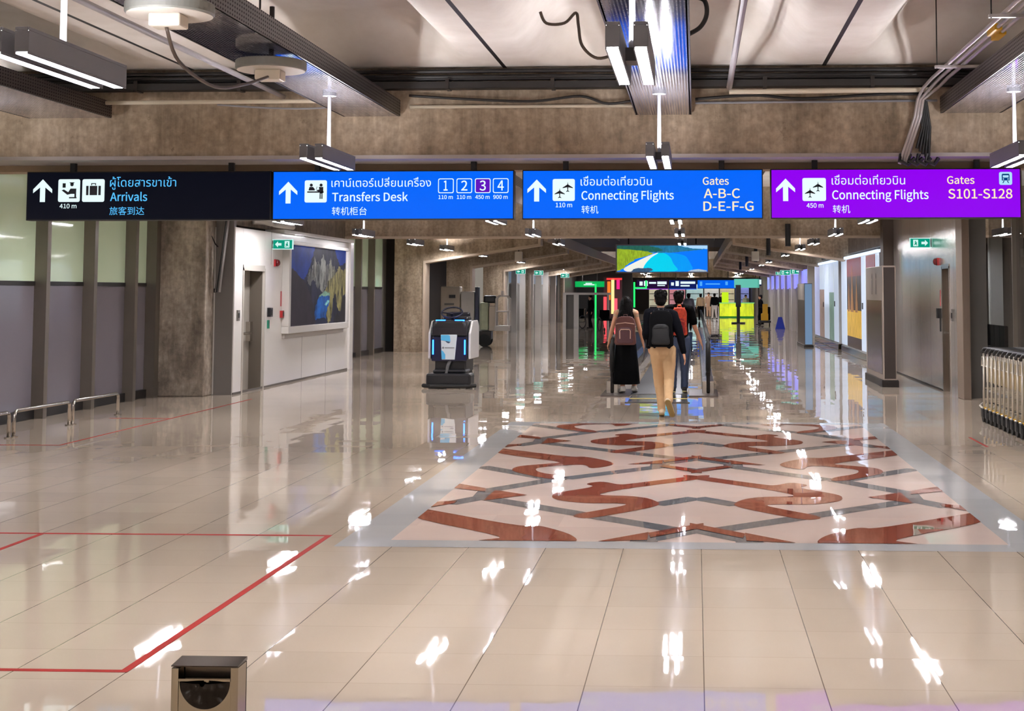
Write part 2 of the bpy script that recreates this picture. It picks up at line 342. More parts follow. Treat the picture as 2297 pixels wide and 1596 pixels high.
red_tape = pm('red tape', (150, 36, 28), 0.7); red_tape.node_tree.nodes['Principled BSDF'].inputs['Specular IOR Level'].default_value = 0.15
def tape(label, segs, w=0.04):
    m = MB()
    for k, (x0, y0, x1, y1) in enumerate(segs): m.box(min(x0, x1) - w / 2, min(y0, y1) - w / 2, 0.0004, max(x0, x1) + w / 2, max(y0, y1) + w / 2, 0.0016 + .0002 * k)
    tag(m.build('floor_tape', red_tape), label, 'floor marking')
tape('thick red tape outline on the near floor, left of the mosaic', [(-2.57, 6.38, -9.5, 6.38), (-2.57, 6.38, -2.57, 9.93), (-2.57, 9.93, -9.5, 9.93)])
tape('short red tape line at the left edge of the frame inside the nearer tape outline', [(-4.61, 6.5, -4.61, 9.88)])
tape('long thin red tape line on the floor running to the grey service door', [(-7.08, 15.6, -7.08, 22.4), (-8.6, 15.6, -7.08, 15.6)], 0.03)
tape('short brown tape branch crossing the floor in front of the stained column', [(-7.14, 18.95, -7.9, 18.95)], 0.05)
tape('short dash of red tape on the floor near the baggage trolleys', [(3.20, 15.9, 3.20, 16.9)], 0.03)

# ------------------------------------------------------------------ ceiling, beams, columns
ceil_m = ceiling_material('painted ceiling panels')
def smooth01(t): t = max(0.0, min(1.0, t)); return t * t * (3 - 2 * t)
def coffer(name, x0, x1, y0, y1):
    m = MB(); P = 3.34; nx = int((x1 - x0) / P * 36); ny = int((y1 - y0) / 0.18); rows = []
    for j in range(ny + 1):
        y = y0 + (y1 - y0) * j / ny; row = []
        for i in range(nx + 1):
            x = x0 + (x1 - x0) * i / nx; u = ((x - 1.34) / P) % 1.0; ex = min(u, 1 - u) * P; ey = min(y1 - y, y - y0)
            ax = max(0.0, (0.78 - ex)) if ex > 0.27 else 0.51; ay = max(0.0, 0.9 - ey) if ey > 0.15 else 0.75
            d = min(1.0, math.hypot(ax / 0.51, ay / 0.75))
            row.append(m.bm.verts.new((x, y, 4.06 + 0.44 * (1 - smooth01(d)))))
        rows.append(row)
    for A, B in zip(rows, rows[1:]):
        for i in range(nx): m._face([A[i], A[i + 1], B[i + 1], B[i]])
    return struct(name, m, ceil_m, smooth=True)
coffer('ceiling', -10.4, 9.0, -14, 14.7)
coffer('ceiling.001', -10.4, 9.0, 15.6, 31.7)
far = MB()
for a, b, c, d in ((-10.4, 32.5, -4.4, 132), (1.05, 32.5, 9.0, 132), (-4.4, 32.5, 1.05, 40), (-4.4, 82, 1.05, 132)): far.box(a, b, 4.06, c, d, 4.3)
struct('ceiling', far, pm('far ceiling concrete', (150, 138, 124), 0.8, 0, 0.2, 1.5))
shaft = MB()
for a, b, c, d in ((-4.6, 40, -4.4, 82), (1.05, 40, 1.25, 82)): shaft.box(a, b, 4.3, c, d, 7.5)
shaft.box(-4.6, 82, 4.3, 1.25, 82.3, 7.5); shaft.box(-4.6, 40, 7.5, 1.25, 82.3, 7.7)
struct('wall_upper_void', shaft, pm('upper floor wall', (150, 150, 156), 0.6, 0, 0.2, 1))
for x in (-4.42, 1.0): struct('slab_edge', MB().box(x, 41.0, 3.18, x + .12, 82, 3.52), edge_con); struct('balustrade', MB().box(x + .04, 41.0, 3.52, x + .07, 82, 4.6), pm('upper balustrade glass', (120, 126, 130), 0.05, 0.3))
bm_ = MB().box(-10.4, 14.7, 3.125, 9.0, 15.6, 4.5); beam1 = struct('beam', bm_, beam_con)
struct('beam_edge', MB().box(-10.4, 14.68, 3.10, 9.0, 15.62, 3.14), pm('pale steel edge', (176, 168, 164), 0.4, 0.3), beam1)
struct('beam_edge', MB().box(-10.4, 15.30, 3.03, 9.0, 15.58, 3.10), pm('brown edge concrete', (160, 138, 114), 0.7, 0, 0.1, 6), beam1)
beam2 = struct('beam', MB().box(-10.4, 31.7, 2.96, 9.0, 32.5, 4.5), beam_con)
struct('beam', MB().box(-8.2, 101.0, 2.75, 4.6, 101.5, 4.06), beam_con)
struct('beam_edge', MB().box(-10.4, 31.66, 2.915, 9.0, 32.0, 2.96), edge_con, beam2)
# portal frames: column, cantilevered haunch with a pale edge along its soffit
for k in range(6):
    y = 40.2 + 8.47 * k
    c = struct('portal_frame', MB().prism([(-8.62, 0), (-7.75, 0), (-7.75, 2.56), (-4.45, 3.06), (-4.45, 4.06), (-8.62, 4.06)], y, y + 0.6), beam_con)
    e = MB(); e.prism([(-7.79, 0), (-7.72, 0), (-7.72, 2.53), (-4.42, 3.03), (-4.42, 4.06), (-4.49, 4.06), (-4.49, 3.08), (-7.79, 2.59)], y - 0.03, y + 0.62); struct('frame_edge', e, edge_con, c)
    c = struct('portal_frame', MB().prism([(4.95, 0), (4.45, 0), (4.45, 2.56), (1.08, 3.08), (1.08, 4.06), (4.95, 4.06)], y, y + 0.6), beam_con)
    e = MB(); e.prism([(4.49, 2.53), (1.05, 3.05), (1.05, 4.06), (1.12, 4.06), (1.12, 3.10), (4.49, 2.59)], y - 0.03, y + 0.62); struct('frame_edge', e, edge_con, c)
struct('column', MB().box(-8.87, 22.9, 0, -8.03, 23.75, 4.1), col_con, bevel=0.02)
struct('column', MB().box(-8.9, -6, 0, -8.05, -5.1, 4.1), col_con, bevel=0.02)

# ------------------------------------------------------------------ left side: glazing bays, white wall with door and poster
pale_glass = pm('pale green frosted glass', (206, 222, 192), 0.06, 0, 0.06, 0.6, coat=0.4, emit=(150, 172, 142), es=0.16)  # faint emission stands in for a lit room behind the panes
slate_glass = pm('slate grey glass', (118, 113, 120), 0.1, 0, 0.08, 0.5)
mull = pm('mullion metal', (120, 112, 102), 0.35, 0.5, 0.1, 3); mull_dark = pm('dark mullion side', (48, 44, 42), 0.5)
WN = [0]
def bay(x, ya, yb, side=1, split=1.82, top=3.75, up=None, lo=None):
    """one glazed bay in a side wall: mullion at its near end, pale pane over slate pane, black plinth"""
    WN[0] += 1
    w = struct('window_%d' % WN[0], MB().box(x - 0.05, ya - 0.02, 0.0, x + 0.03, yb + 0.02, 0.13).box(x - 0.06, ya, split - 0.03, x - 0.005, yb, split + 0.03), pm('black plinth', (22, 20, 20), 0.4))
    struct('upper_pane', MB().box(x - 0.05, ya, split + 0.03, x - 0.02, yb, top), up or pale_glass, w)
    struct('lower_pane', MB().box(x - 0.05, ya, 0.13, x - 0.02, yb, split - 0.03), lo or slate_glass, w)
    mm_ = MB().use(mull).box(x - 0.04, ya - 0.055, 0.0, x + 0.15 * side, ya + 0.055, top); struct('mullion', mm_, mull, w)
    return w
for i in range(8): bay(-8.93, 21.9 - 1.52 * i - (0 if i else 0), 22.78 if i == 0 else 21.9 - 1.52 * (i - 1))
struct('end_post', MB().box(-8.97, 22.70, 0, -8.78, 22.88, 3.75), mull)
for i in range(5): bay(-8.93, 38.4 - 1.5 * i, 40.1 if i == 0 else 38.4 - 1.5 * (i - 1))
struct('wall_left', MB().box(-9.4, -14, 0, -8.99, 41, 4.06).box(-8.99, -14, 3.75, -8.86, 40.2, 4.06).box(-8.99, -14, 0, -8.9, 11.2, 3.75), pm('left back wall', (150, 146, 138), 0.7, 0, 0.1, 1))
panel_m = pm('off-white wall panel', (226, 222, 216), 0.3, 0, 0.03, 1.2, coat=0.15)
# white wall: front face at x=-7.68, with an opening for the service door
ww = MB(); xw = -7.68
DY0, DY1, DZ = 23.72, 24.92, 2.12
ww.box(xw - 0.5, 23.30, 0, xw, DY0, 2.79).box(xw - 0.5, DY1, 0, xw, 31.25, 2.79).box(xw - 0.5, DY0, DZ, xw, DY1, 2.79)
struct('wall_left_white', ww, panel_m, bevel=0.01)
jt = MB()
for y in (27.4, 29.2): jt.box(xw - 0.005, y - 0.006, 0, xw + 0.0015, y + 0.006, 0.9)
jt.box(xw - 0.005, 25.3, 2.2, xw + 0.0015, 25.312, 2.79); jt.box(xw - 0.01, 23.3, 0, xw + 0.004, 31.25, 0.035)
struct('trim_1', jt, pm('grey joint line', (96, 90, 84), 0.7))  # thin grey strips along the panel joints and the wall foot
struct('trim_2', MB().box(xw - 0.3, 25.9, 2.79, xw + 0.06, 31.3, 2.86), panel_m)
struct('trim_3', MB().box(xw - 0.2, 31.02, 0, xw + 0.05, 31.32, 2.86), panel_m, bevel=0.01)
struct('wall_left_return', MB().box(-8.0, 23.28, 0, xw - 0.02, 23.40, 4.06), pm('grey return panel', (112, 108, 104), 0.5))
struct('wall_left_upper', MB().box(xw - 0.6, 23.3, 2.86, xw - 0.25, 31.7, 4.06), concrete('upper wall plaster', (126, 114, 100), (104, 92, 80), 0.4, 0.8))
# service door, set back in the wall; the far reveal is brown
dr = struct('door_1', MB().box(xw - 0.30, DY0 + 0.03, 0.0, xw - 0.25, DY1 - 0.03, DZ - 0.03), pm('grey door leaf', (150, 144, 134), 0.4))
fr = MB().box(xw - 0.04, DY0, 0, xw + 0.012, DY0 + 0.05, DZ).box(xw - 0.03, DY1 - 0.01, 0, xw + 0.012, DY1 + 0.04, DZ).box(xw - 0.04, DY0, DZ - 0.05, xw + 0.012, DY1, DZ + 0.05)
struct('door_frame', fr, pm('door frame paint', (186, 180, 170), 0.4), dr)
struct('door_reveal', MB().box(xw - 0.32, DY1 - 0.03, 0, xw - 0.03, DY1 + 0.01, DZ - 0.04), pm('brown grey reveal', (92, 84, 74), 0.5), dr)
bar = MB().tube([(xw - 0.25, DY0 + 0.1, 0.98), (xw - 0.16, DY0 + 0.14, 0.98), (xw - 0.16, DY1 - 0.16, 0.98), (xw - 0.25, DY1 - 0.10, 0.98)], 0.022).box(xw - 0.25, DY1 - 0.22, 0.84, xw - 0.17, DY1 - 0.08, 1.18)
struct('panic_bar', bar, steel, dr)
struct('door_sticker', MB().box(xw - 0.25, DY0 + 0.40, 1.62, xw - 0.246, DY0 + 0.60, 1.98), pm('green sticker', (0, 104, 84), 0.5), dr)
struct('door_notice', MB().box(xw - 0.25, DY0 + 0.38, 1.22, xw - 0.246, DY0 + 0.60, 1.60), pm('white notice', (225, 225, 222), 0.5), dr)
def small(name, label, cat, parts):
    t = thing(name, label, cat); 
    for n, mb, m in parts: mb.build(n, m, t)
    return t
red_m = pm('red enamel', (160, 28, 34), 0.4)
t = small('fire_alarm_beacon', 'small dark red fire alarm beacon on the white wall beside the left exit sign', 'alarm', [('base', MB().box(xw, 25.48, 2.17, xw + 0.03, 25.62, 2.30), red_m), ('lens', MB().ell((xw + 0.05, 25.55, 2.235), 0.045, 0.06, 0.06), pm('dark red lens', (96, 16, 22), 0.2))])
t = small('fire_call_point', 'small red fire call point on the white wall by the grey service door', 'call point', [('box', MB().box(xw, 25.9, 1.23, xw + 0.05, 26.02, 1.36), red_m), ('press_plate', MB().box(xw + 0.05, 25.925, 1.255, xw + 0.054, 25.995, 1.335), pm('black plate', (24, 20, 20), 0.4))])
t = small('warning_label', 'narrow vertical red label on the white wall above the fire call point', 'label', [('strip', MB().box(xw, 25.92, 1.44, xw + 0.003, 25.99, 1.72), pm('red label', (190, 60, 66), 0.5))])
t = small('card_reader', 'black card reader box on the white wall right of the service door', 'card reader', [('box', MB().box(xw, 25.13, 1.26, xw + 0.06, 25.27, 1.42), black), ('keypad', MB().box(xw + 0.06, 25.16, 1.29, xw + 0.064, 25.24, 1.39), rubber)])
t = small('exit_button', 'green door release button plate below the black card reader', 'button', [('plate', MB().box(xw, 25.13, 1.05, xw + 0.02, 25.22, 1.20), pm('green plate', (10, 120, 92), 0.5))])
t = small('door_switch', 'grey switch plate at the white wall corner left of the service door', 'switch', [('plate', MB().box(xw, 23.43, 1.22, xw + 0.02, 23.55, 1.40), pm('grey plate', (110, 106, 100), 0.4)), ('key', MB().box(xw + 0.02, 23.46, 1.27, xw + 0.03, 23.52, 1.35), dark_metal)])
# big poster in its frame
PY0, PY1, PZ0, PZ1 = 26.0, 30.55, 0.93, 2.66
pt = thing('poster', 'large lit poster of night sea cliffs in a pale frame on the white wall', 'poster', (xw, 26.0, 0.93))
f_ = MB(); fw_ = 0.13
for a, b, c, d in ((PY0, PZ0, PY1, PZ0 + fw_), (PY0, PZ1 - 0.07, PY1, PZ1), (PY0, PZ0 + fw_, PY0 + fw_, PZ1 - 0.07), (PY1 - fw_, PZ0 + fw_, PY1, PZ1 - 0.07)): f_.box(0.0, a - 26.0, b - 0.93, 0.14, c - 26.0, d - 0.93)
f_.build('frame', pm('poster frame', (206, 202, 196), 0.35), pt, bevel=0.008)
pw, ph = PY1 - PY0 - 2 * fw_, PZ1 - PZ0 - fw_ - 0.07
pic = MB()
def pcol(n, c, nz=0.0, ns=3, st=1.0):
    m, nt, b = newmat('poster ' + n); L = nt.links.new; c = lin(c)
    b.inputs['Base Color'].default_value = (0.01, 0.01, 0.012, 1); b.inputs['Roughness'].default_value = 0.5; b.inputs['Specular IOR Level'].default_value = 0.1
    tc = nt.nodes.new('ShaderNodeTexCoord'); mp = nt.nodes.new('ShaderNodeMapping'); mp.inputs['Scale'].default_value = (1, 1.0, st); L(tc.outputs['Object'], mp.inputs[0])
    n_ = nt.nodes.new('ShaderNodeTexNoise'); n_.inputs['Scale'].default_value = ns; n_.inputs['Detail'].default_value = 8; n_.inputs['Roughness'].default_value = 0.7; L(mp.outputs[0], n_.inputs[0])
    r = nt.nodes.new('ShaderNodeValToRGB'); r.color_ramp.elements[0].position = 0.36; r.color_ramp.elements[1].position = 0.66; r.color_ramp.elements[0].color = tuple(x * (1 - nz) for x in c[:3]) + (1,); r.color_ramp.elements[1].color = tuple(x * (1 + nz * .7) for x in c[:3]) + (1,); L(n_.outputs['Fac'], r.inputs[0])
    L(r.outputs[0], b.inputs['Emission Color']); b.inputs['Emission Strength'].default_value = 0.9
    return m
def jag(P, amp, seed, n=7):
    rn = random.Random(seed); out = []
    for a, b in zip(P, P[1:] + P[:1]):
        for j in range(n):
            t = j / n; k = amp if (0.02 < a[0] < .98 and 0.02 < a[1] < .98) or j else 0
            edge = (a[0] == b[0] and a[0] in (0, 1)) or (a[1] == b[1] and a[1] in (0, 1))
            u, v = a[0] + (b[0] - a[0]) * t, a[1] + (b[1] - a[1]) * t
            if not edge: u += rn.uniform(-k, k); v += rn.uniform(-k, k)
            out.append((min(1, max(0, u)), min(1, max(0, v))))
    return out
def pp(poly, m, lay): pic.use(m).poly([(0.09 + 0.001 * lay, fw_ + u * pw, fw_ + v * ph) for u, v in poly])
pp([(0, 0), (1, 0), (1, 1), (0, 1)], pcol('night sky', (16, 44, 118), 0.55, 0.9), 0)
pp(jag([(.22, 0), (.22, .56), (.30, .66), (.36, .84), (.42, 1), (.78, 1), (.82, .90), (.88, .78), (1, .84), (1, 0)], .012, 1), pcol('blue rock', (34, 34, 52), 0.8, 5, .5), 1)
for q_, (u0, u1, v0, v1) in enumerate(((.31, .38, .50, .74), (.39, .44, .56, .88), (.45, .52, .46, .84), (.53, .60, .40, .92), (.61, .66, .46, .80), (.67, .73, .50, .88), (.75, .79, .58, .78))):
    u0 -= .018; u1 += .018
    pp(jag([(u0, v0 + .06), (u0 + .01, v1 - .1), ((u0 + u1) / 2, v1), (u1, v1 - .14), (u1 - .005, v0 + .1), ((u0 + u1) / 2, v0)], .010, 10 + q_), pcol('grey cliff %d' % q_, ((96, 94, 92), (120, 116, 110), (104, 102, 100), (132, 130, 124), (98, 94, 90), (124, 120, 106), (104, 100, 84))[q_], 0.92, 9, .35), 2)
pp(jag([(.60, .42), (.66, .56), (.72, .60), (.80, .66), (.86, .78), (.94, .72), (1, .76), (1, .40), (.95, .36), (.90, .12), (.84, .22), (.80, .40), (.76, .34), (.72, .04), (.66, 0), (.64, .16), (.70, .30), (.68, .40)], .012, 30), pcol('golden cliff', (124, 114, 70), 0.95, 8, .4), 3)
pp(jag([(.42, .06), (.44, .24), (.50, .36), (.60, .42), (.70, .40), (.70, .28), (.64, .16), (.62, .06)], .008, 31), pcol('lagoon', (12, 78, 150), 0.6, 4), 2)
pp(jag([(.50, .36), (.58, .43), (.70, .42), (.69, .37), (.60, .37)], .01, 32), pcol('pale shore', (116, 150, 130), 0.7, 12), 4)
pp(jag([(.60, .26), (.66, .32), (.69, .29), (.63, .24)], .008, 33), pcol('foam', (120, 180, 180), 0.5, 9), 4)
pp(jag([(0, 0), (0, .70), (.06, .71), (.16, .62), (.26, .54), (.34, .42), (.40, .22), (.44, .05), (.44, 0)], .006, 34), pcol('dark headland', (38, 30, 36), 0.35, 3), 5)
pp(jag([(.44, 0), (.46, .07), (.60, .08), (.66, .0)], .006, 36), pcol('dark water', (20, 26, 50), 0.5, 4), 5)
pp(jag([(.76, 0), (.82, .14), (.88, .10), (.94, .34), (1, .36), (1, 0)], .012, 35), pcol('dark foot', (30, 26, 28), 0.6, 4), 5)
pic.build('picture', None, pt)
MB().box(0, 0.05, -0.09, 0.05, PY1 - PY0 - 0.1, -0.0).build('ledge', pm('ledge grey', (166, 160, 152), 0.5), pt)  # plain grey strip along the foot of the poster frame

# far left: glazed shop fronts behind white posts
post_m = pm('white post', (206, 200, 194), 0.3, 0, 0.03, 2)
lit_pane = pm('lit bluish glazing', (120, 134, 150), 0.08, 0, 0.25, 0.8, emit=(150, 175, 205), es=0.22)
dark_pane = pm('dark shop glazing', (26, 27, 28), 0.05)
struct('wall_left_recess', MB().box(-10.3, 40.8, 0, -10.1, 57.2, 4.06).box(-10.1, 40.8, 0, -8.7, 41.0, 4.06), pm('dark recess wall', (46, 40, 36), 0.7))
for i, y in enumerate((58.2, 61.0, 64.0, 67.2, 70.6, 74.2, 78.0)):
    w = struct('window_%d' % (20 + i), MB().box(-8.0, y, 0, -7.95, y + 2.7, 2.05), dark_pane if i % 2 else pm('green grey glazing', (84, 92, 88), 0.06, 0, 0.3, 1))
    struct('fanlight', MB().box(-8.0, y, 2.1, -7.95, y + 2.9, 2.9), lit_pane, w)
    struct('post', MB().box(-8.02, y - 0.2, 0, -7.72, y + 0.06, 2.95), post_m, w)
struct('wall_left_far', MB().box(-8.4, 57.8, 2.95, -7.9, 132, 4.06).box(-8.4, 80.8, 0, -7.9, 132, 2.95), pm('dark shop wall', (62, 58, 58), 0.4, 0, 0.3, 1))
struct('wall_back', MB().box(-8.4, 130, 0, 6, 130.3, 4.3), pm('far end wall', (120, 112, 106), 0.5, 0, 0.3, 0.6))
struct('wall_rear', MB().box(-10.4, -14.2, 0, 9.0, -14.0, 4.3), pm('rear wall paint', (225, 220, 212), 0.6))

# ------------------------------------------------------------------ right side
metal_wall = brushed('satin steel cladding', (226, 220, 214), 0.19, 0.75, 1.18)
xr = 4.25
RY0, RY1, RZ = 24.0, 24.72, 2.14
rw = MB().box(xr, 23.3, 0, xr + 0.4, RY0, 4.06).box(xr, RY1, 0, xr + 0.4, 30.7, 4.06).box(xr, RY0, RZ, xr + 0.4, RY1, 4.06)
struct('wall_right_steel', rw, metal_wall)
struct('baseboard_right', MB().box(xr - 0.01, RY1, 0, xr + 0.02, 30.7, 0.03), dark_metal)
d2 = struct('door_2', MB().box(xr + 0.16, RY0 + 0.03, 0, xr + 0.2, RY1 - 0.03, RZ - 0.02), pm('brown door', (104, 88, 72), 0.45))
struct('door_frame', MB().box(xr - 0.01, RY0, 0, xr + 0.22, RY0 + 0.04, RZ).box(xr - 0.01, RY1 - 0.04, 0, xr + 0.22, RY1, RZ).box(xr - 0.01, RY0, RZ - 0.04, xr + 0.22, RY1, RZ + 0.04), steel, d2)
struct('panic_bar', MB().tube([(xr + 0.16, RY0 + 0.1, 1.0), (xr + 0.08, RY0 + 0.13, 1.0), (xr + 0.08, RY1 - 0.13, 1.0), (xr + 0.16, RY1 - 0.1, 1.0)], 0.02), steel, d2)
t = small('fire_alarm_beacon', 'small dark red fire alarm beacon on the steel wall below the right exit sign', 'alarm', [('base', MB().box(xr - 0.03, 25.0, 2.17, xr, 25.14, 2.30), red_m), ('lens', MB().ell((xr - 0.05, 25.07, 2.235), 0.045, 0.06, 0.06), MATS['dark red lens'])])
t = small('card_reader', 'black card reader box on the steel wall beside the brown door', 'card reader', [('box', MB().box(xr - 0.06, 24.86, 1.25, xr, 25.0, 1.42), black), ('cable', MB().box(xr - 0.02, 24.88, 1.02, xr, 24.91, 1.25), black)])
t = small('warning_label', 'narrow vertical red label on the steel wall above the card reader', 'label', [('strip', MB().box(xr - 0.003, 24.88, 1.46, xr, 24.94, 1.74), MATS['red label'])])
t = small('door_switch', 'grey switch plate on the steel wall right of the brown door', 'switch', [('plate', MB().box(xr - 0.02, 23.66, 1.22, xr, 23.78, 1.42), MATS['grey plate']), ('key', MB().box(xr - 0.03, 23.69, 1.27, xr - 0.02, 23.75, 1.36), dark_metal)])
struct('column', MB().box(4.04, 30.75, 0, 4.6, 31.2, 4.06), pm('dark brown post', (62, 50, 42), 0.5, 0, 0.1, 2))
struct('column', MB().box(xr - 0.02, 22.75, 0, xr + 0.1, 23.28, 4.06), pm('brown grey post', (128, 112, 98), 0.45, 0, 0.1, 2), bevel=0.01)
struct('wall_right_return', MB().box(xr + 0.1, 23.18, 0, 4.7, 23.29, 4.06), pm('grey return', (92, 90, 86), 0.3))
clear_dark = pm('clear grey glass', (40, 44, 42), 0.01, alpha=0.3)
for i in range(6):
    y = 22.75 - 1.9 * (i + 1)
    w = struct('window_%d' % (30 + i), MB().box(4.66, y, 0.16, 4.70, y + 1.9, 3.75), clear_dark)
    struct('mullion', MB().box(4.60, y - 0.02, 0.16, 4.76, y + 0.02, 3.75), mull, w)
    struct('sill', MB().box(4.52, y, 0, 4.76, y + 1.9, 0.16), pm('steel sill', (150, 142, 132), 0.3, 0.6), w)
struct('wall_right', MB().box(4.8, -14, 0, 5.2, 11.2, 4.06).box(4.56, 11.0, 3.75, 4.8, 22.75, 4.06).box(8.2, 11.0, 0, 8.5, 41.0, 4.06).box(5.0, 11.0, 0, 8.2, 11.2, 4.06).box(5.0, 40.8, 0, 8.2, 41.0, 4.06).box(4.66, -14, 0, 4.8, 11.3, 3.75), pm('right back wall', (150, 144, 136), 0.7, 0, 0.1, 1))
for y in (26.5, 30.5, 35.5): struct('column', MB().box(7.3, y, 0, 7.6, y + .3, 4.06), pm('lounge column', (170, 172, 170), 0.4))
struct('wall_right_far', MB().box(4.55, 31.2, 0, 5.0, 132, 4.06), pm('far right wall', (90, 82, 74), 0.7, 0, 0.2, 1))
struct('trim_4', MB().box(4.3, 31.6, 2.78, 4.56, 52, 4.06), concrete('right bulkhead', (112, 100, 88), (92, 80, 70), 0.4, 0.8))

# ------------------------------------------------------------------ pendant lamps
def pendant_at(x, y, label, group=None, top=3.54):
    t = thing('pendant_lamp', label, 'lamp', (x, y, 2.87), 0, group)
    for s in (-1, 1):
        h = MB().box(s * 0.068 - 0.036, -0.6, 0.012, s * 0.068 + 0.036, 0.6, 0.118).box(s * 0.068 - 0.036, -0.6, 0.118, s * 0.068 - 0.031, 0.6, 0.137).box(s * 0.068 + 0.031, -0.6, 0.118, s * 0.068 + 0.036, 0.6, 0.137).box(s * 0.068 - 0.031, -0.6, 0.118, s * 0.068 + 0.031, -0.594, 0.137).box(s * 0.068 - 0.031, 0.594, 0.118, s * 0.068 + 0.031, 0.6, 0.137).box(s * 0.068 - 0.036, -0.6, 0.0, s * 0.068 - 0.028, 0.6, 0.012).box(s * 0.068 + 0.028, -0.6, 0.0, s * 0.068 + 0.036, 0.6, 0.012).build('housing', housing_grey, t, bevel=0.004)
        MB().box(s * 0.068 - 0.030, -0.59, 0.118, s * 0.068 + 0.030, 0.59, 0.121).build('uplight', up_light, h)
        MB().box(s * 0.068 - 0.024, -0.59, 0.004, s * 0.068 + 0.024, 0.59, 0.016).build('tube', tube_light, h)
    MB().box(-0.04, -0.08, 0.03, 0.04, 0.08, 0.10).build('bridge', dark_metal, t)
    MB().cyl((0, 0), 0.017, 0.09, top - 2.87, 12).build('rod', white_pole, t)
    MB().cyl((0, 0), 0.062, top - 2.87 - 0.03, top - 2.87, 20).build('canopy', housing_grey, t)
    return t
ROWS = [(-6.95, 'row along the left wall'), (-3.38, 'row between the left wall and the centre'), (-0.33, 'centre row'), (2.88, 'row along the right wall')]
ORD = ['nearest', 'second', 'third', 'fourth', 'fifth', 'sixth', 'seventh', 'eighth', 'ninth', 'tenth', 'eleventh', 'twelfth', 'thirteenth', 'fourteenth', 'fifteenth', 'sixteenth', 'seventeenth', 'eighteenth', 'nineteenth']
lamp0 = None
# lamps in view: (row, first index, last index) along y = 7.35 + 5.5 k ; lamps overhead and behind the viewer light the near floor
VIS = {0: [3, 4, 5, 6, 7, 8, 9, 10, 11, 12, 13], 1: [0, 1, 3, 4, 5, 6, 7, 8, 9, 10, 11, 12, 13], 2: [0, 1, 3, 4, 5, 9, 10, 11, 12, 13], 3: [1, 3, 4, 5, 6, 7, 8, 9, 10, 11, 12, 13]}
lamp0 = lampf = None
for r, (x, rn) in enumerate(ROWS):
    n = 0
    for k in range(-3, 19):
        if r == 2 and 5 < k < 14: continue                   # the ceiling opens up over the middle
        if r == 1 and 5 < k < 14: continue
        y = 7.35 + 5.5 * k
        if r in (0, 3): y += {6: -1.05, 9: -0.7, 12: -0.2}.get(k, 0)      # clear of the portal frames
        if k in VIS[r] or k > 13:
            lab = 'twin tube pendant lamp, %s in %s' % (ORD[n], rn); grp = 'pendant lamps, ' + rn; n += 1
        elif k == 2: lab = 'twin tube pendant lamp behind the signs, in %s' % rn; grp = 'pendant lamps, ' + rn
        else: lab = 'twin tube pendant lamp overhead, outside the picture'; grp = 'pendant lamps overhead'
        if y < 31:
            if lamp0 is None: lamp0 = pendant_at(x, y, lab, grp)
            else: dup(lamp0, (x, y, 2.87), 0, lab, grp)
        elif lampf is None: lampf = pendant_at(x, y, lab, grp, 4.06)
        else: dup(lampf, (x, y, 2.87), 0, lab, grp)

for k, y in enumerate((18.35, 23.85, 29.35, 34.85)): dup(lampf, (6.3, y, 2.87), 0, 'pendant lamp seen through the right glazing, %s in that room' % ORD[k], 'pendant lamps behind the right glazing')
# ------------------------------------------------------------------ perforated raceways and ceiling services
race_m = perforated('perforated steel', (206, 202, 212), 0.92, 0.08)
flange_m = perforated('perforated dark flange', (92, 84, 82), 0.8, 0.35, 0.03, 9.0)
def raceway(x0, x1, y0, y1, label, z=3.54):
    t = thing('cable_raceway', label, 'cable tray', ((x0 + x1) / 2, y0, z), 0, 'perforated raceways under the ceiling')
    h = (x1 - x0) / 2; L = y1 - y0
    MB().box(-h, 0, 0, h, L, 0.012).build('tray', race_m, t)
    for s in (-1, 1): MB().box(s * h - 0.012, 0, 0.0, s * h + 0.012, L, 0.17).build('flange', flange_m, t)
    for k in range(int(L / 4)):
        for s in (-1, 1): MB().cyl((s * (h - 0.05), 3 + 4 * k), 0.008, 0.012, 0.965, 8).build('hanger_rod', dark_metal, t)
    return t
raceway(-7.05, -6.18, -9, 14.6, 'perforated steel raceway at the far left, its end above the black arrivals sign')
raceway(-3.68, -3.10, -9, 14.6, 'perforated steel raceway with dark flanges beside the two round ceiling discs')
raceway(-0.61, -0.05, -9, 14.6, 'perforated steel raceway in the middle, mirroring the blue sign')
raceway(2.53, 3.13, -9, 14.6, 'perforated steel raceway at the right beside the bundle of conduits')
raceway(-7.05, -6.18, 15.7, 31.5, 'perforated raceway behind the big beam, above the black arrivals sign')
raceway(-3.68, -3.10, 15.7, 31.5, 'perforated raceway behind the big beam, above the transfers sign')
raceway(-0.61, -0.05, 15.7, 31.5, 'perforated raceway continuing behind the big beam, above the blue gates sign')
raceway(2.53, 3.13, 15.7, 31.5, 'perforated raceway continuing behind the big beam, above the purple sign')

disc_m = pm('disc rim paint', (128, 128, 122), 0.45, 0.2); disc_w = pm('disc underside', (214, 206, 196), 0.5); ivory = pm('ivory plastic', (232, 222, 204), 0.45)
def disc(x, y, label):
    t = thing('ceiling_disc', label, 'ceiling device', (x, y, 3.42), 0, 'round ceiling discs')
    MB().lathe((0, 0, 0), [(0.262, 0), (0.27, 0.01), (0.27, 0.065), (0.262, 0.072)], 48).build('rim', disc_m, t)
    MB().cyl((0, 0), 0.258, -0.004, 0.01, 48).build('underside', disc_w, t)
    MB().box(-0.10, -0.10, -0.085, 0.10, 0.06, -0.002).build('junction_box', ivory, t, bevel=0.012)
    MB().cyl((0, 0), 0.02, 0.07, 0.5, 10).build('stem', dark_metal, t)
    return t
disc(-3.26, 8.55, 'round grey ceiling disc at the top left with a cream box beneath it')
disc(-3.29, 10.75, 'round grey ceiling disc nearer the beam, over the left pendant rod')
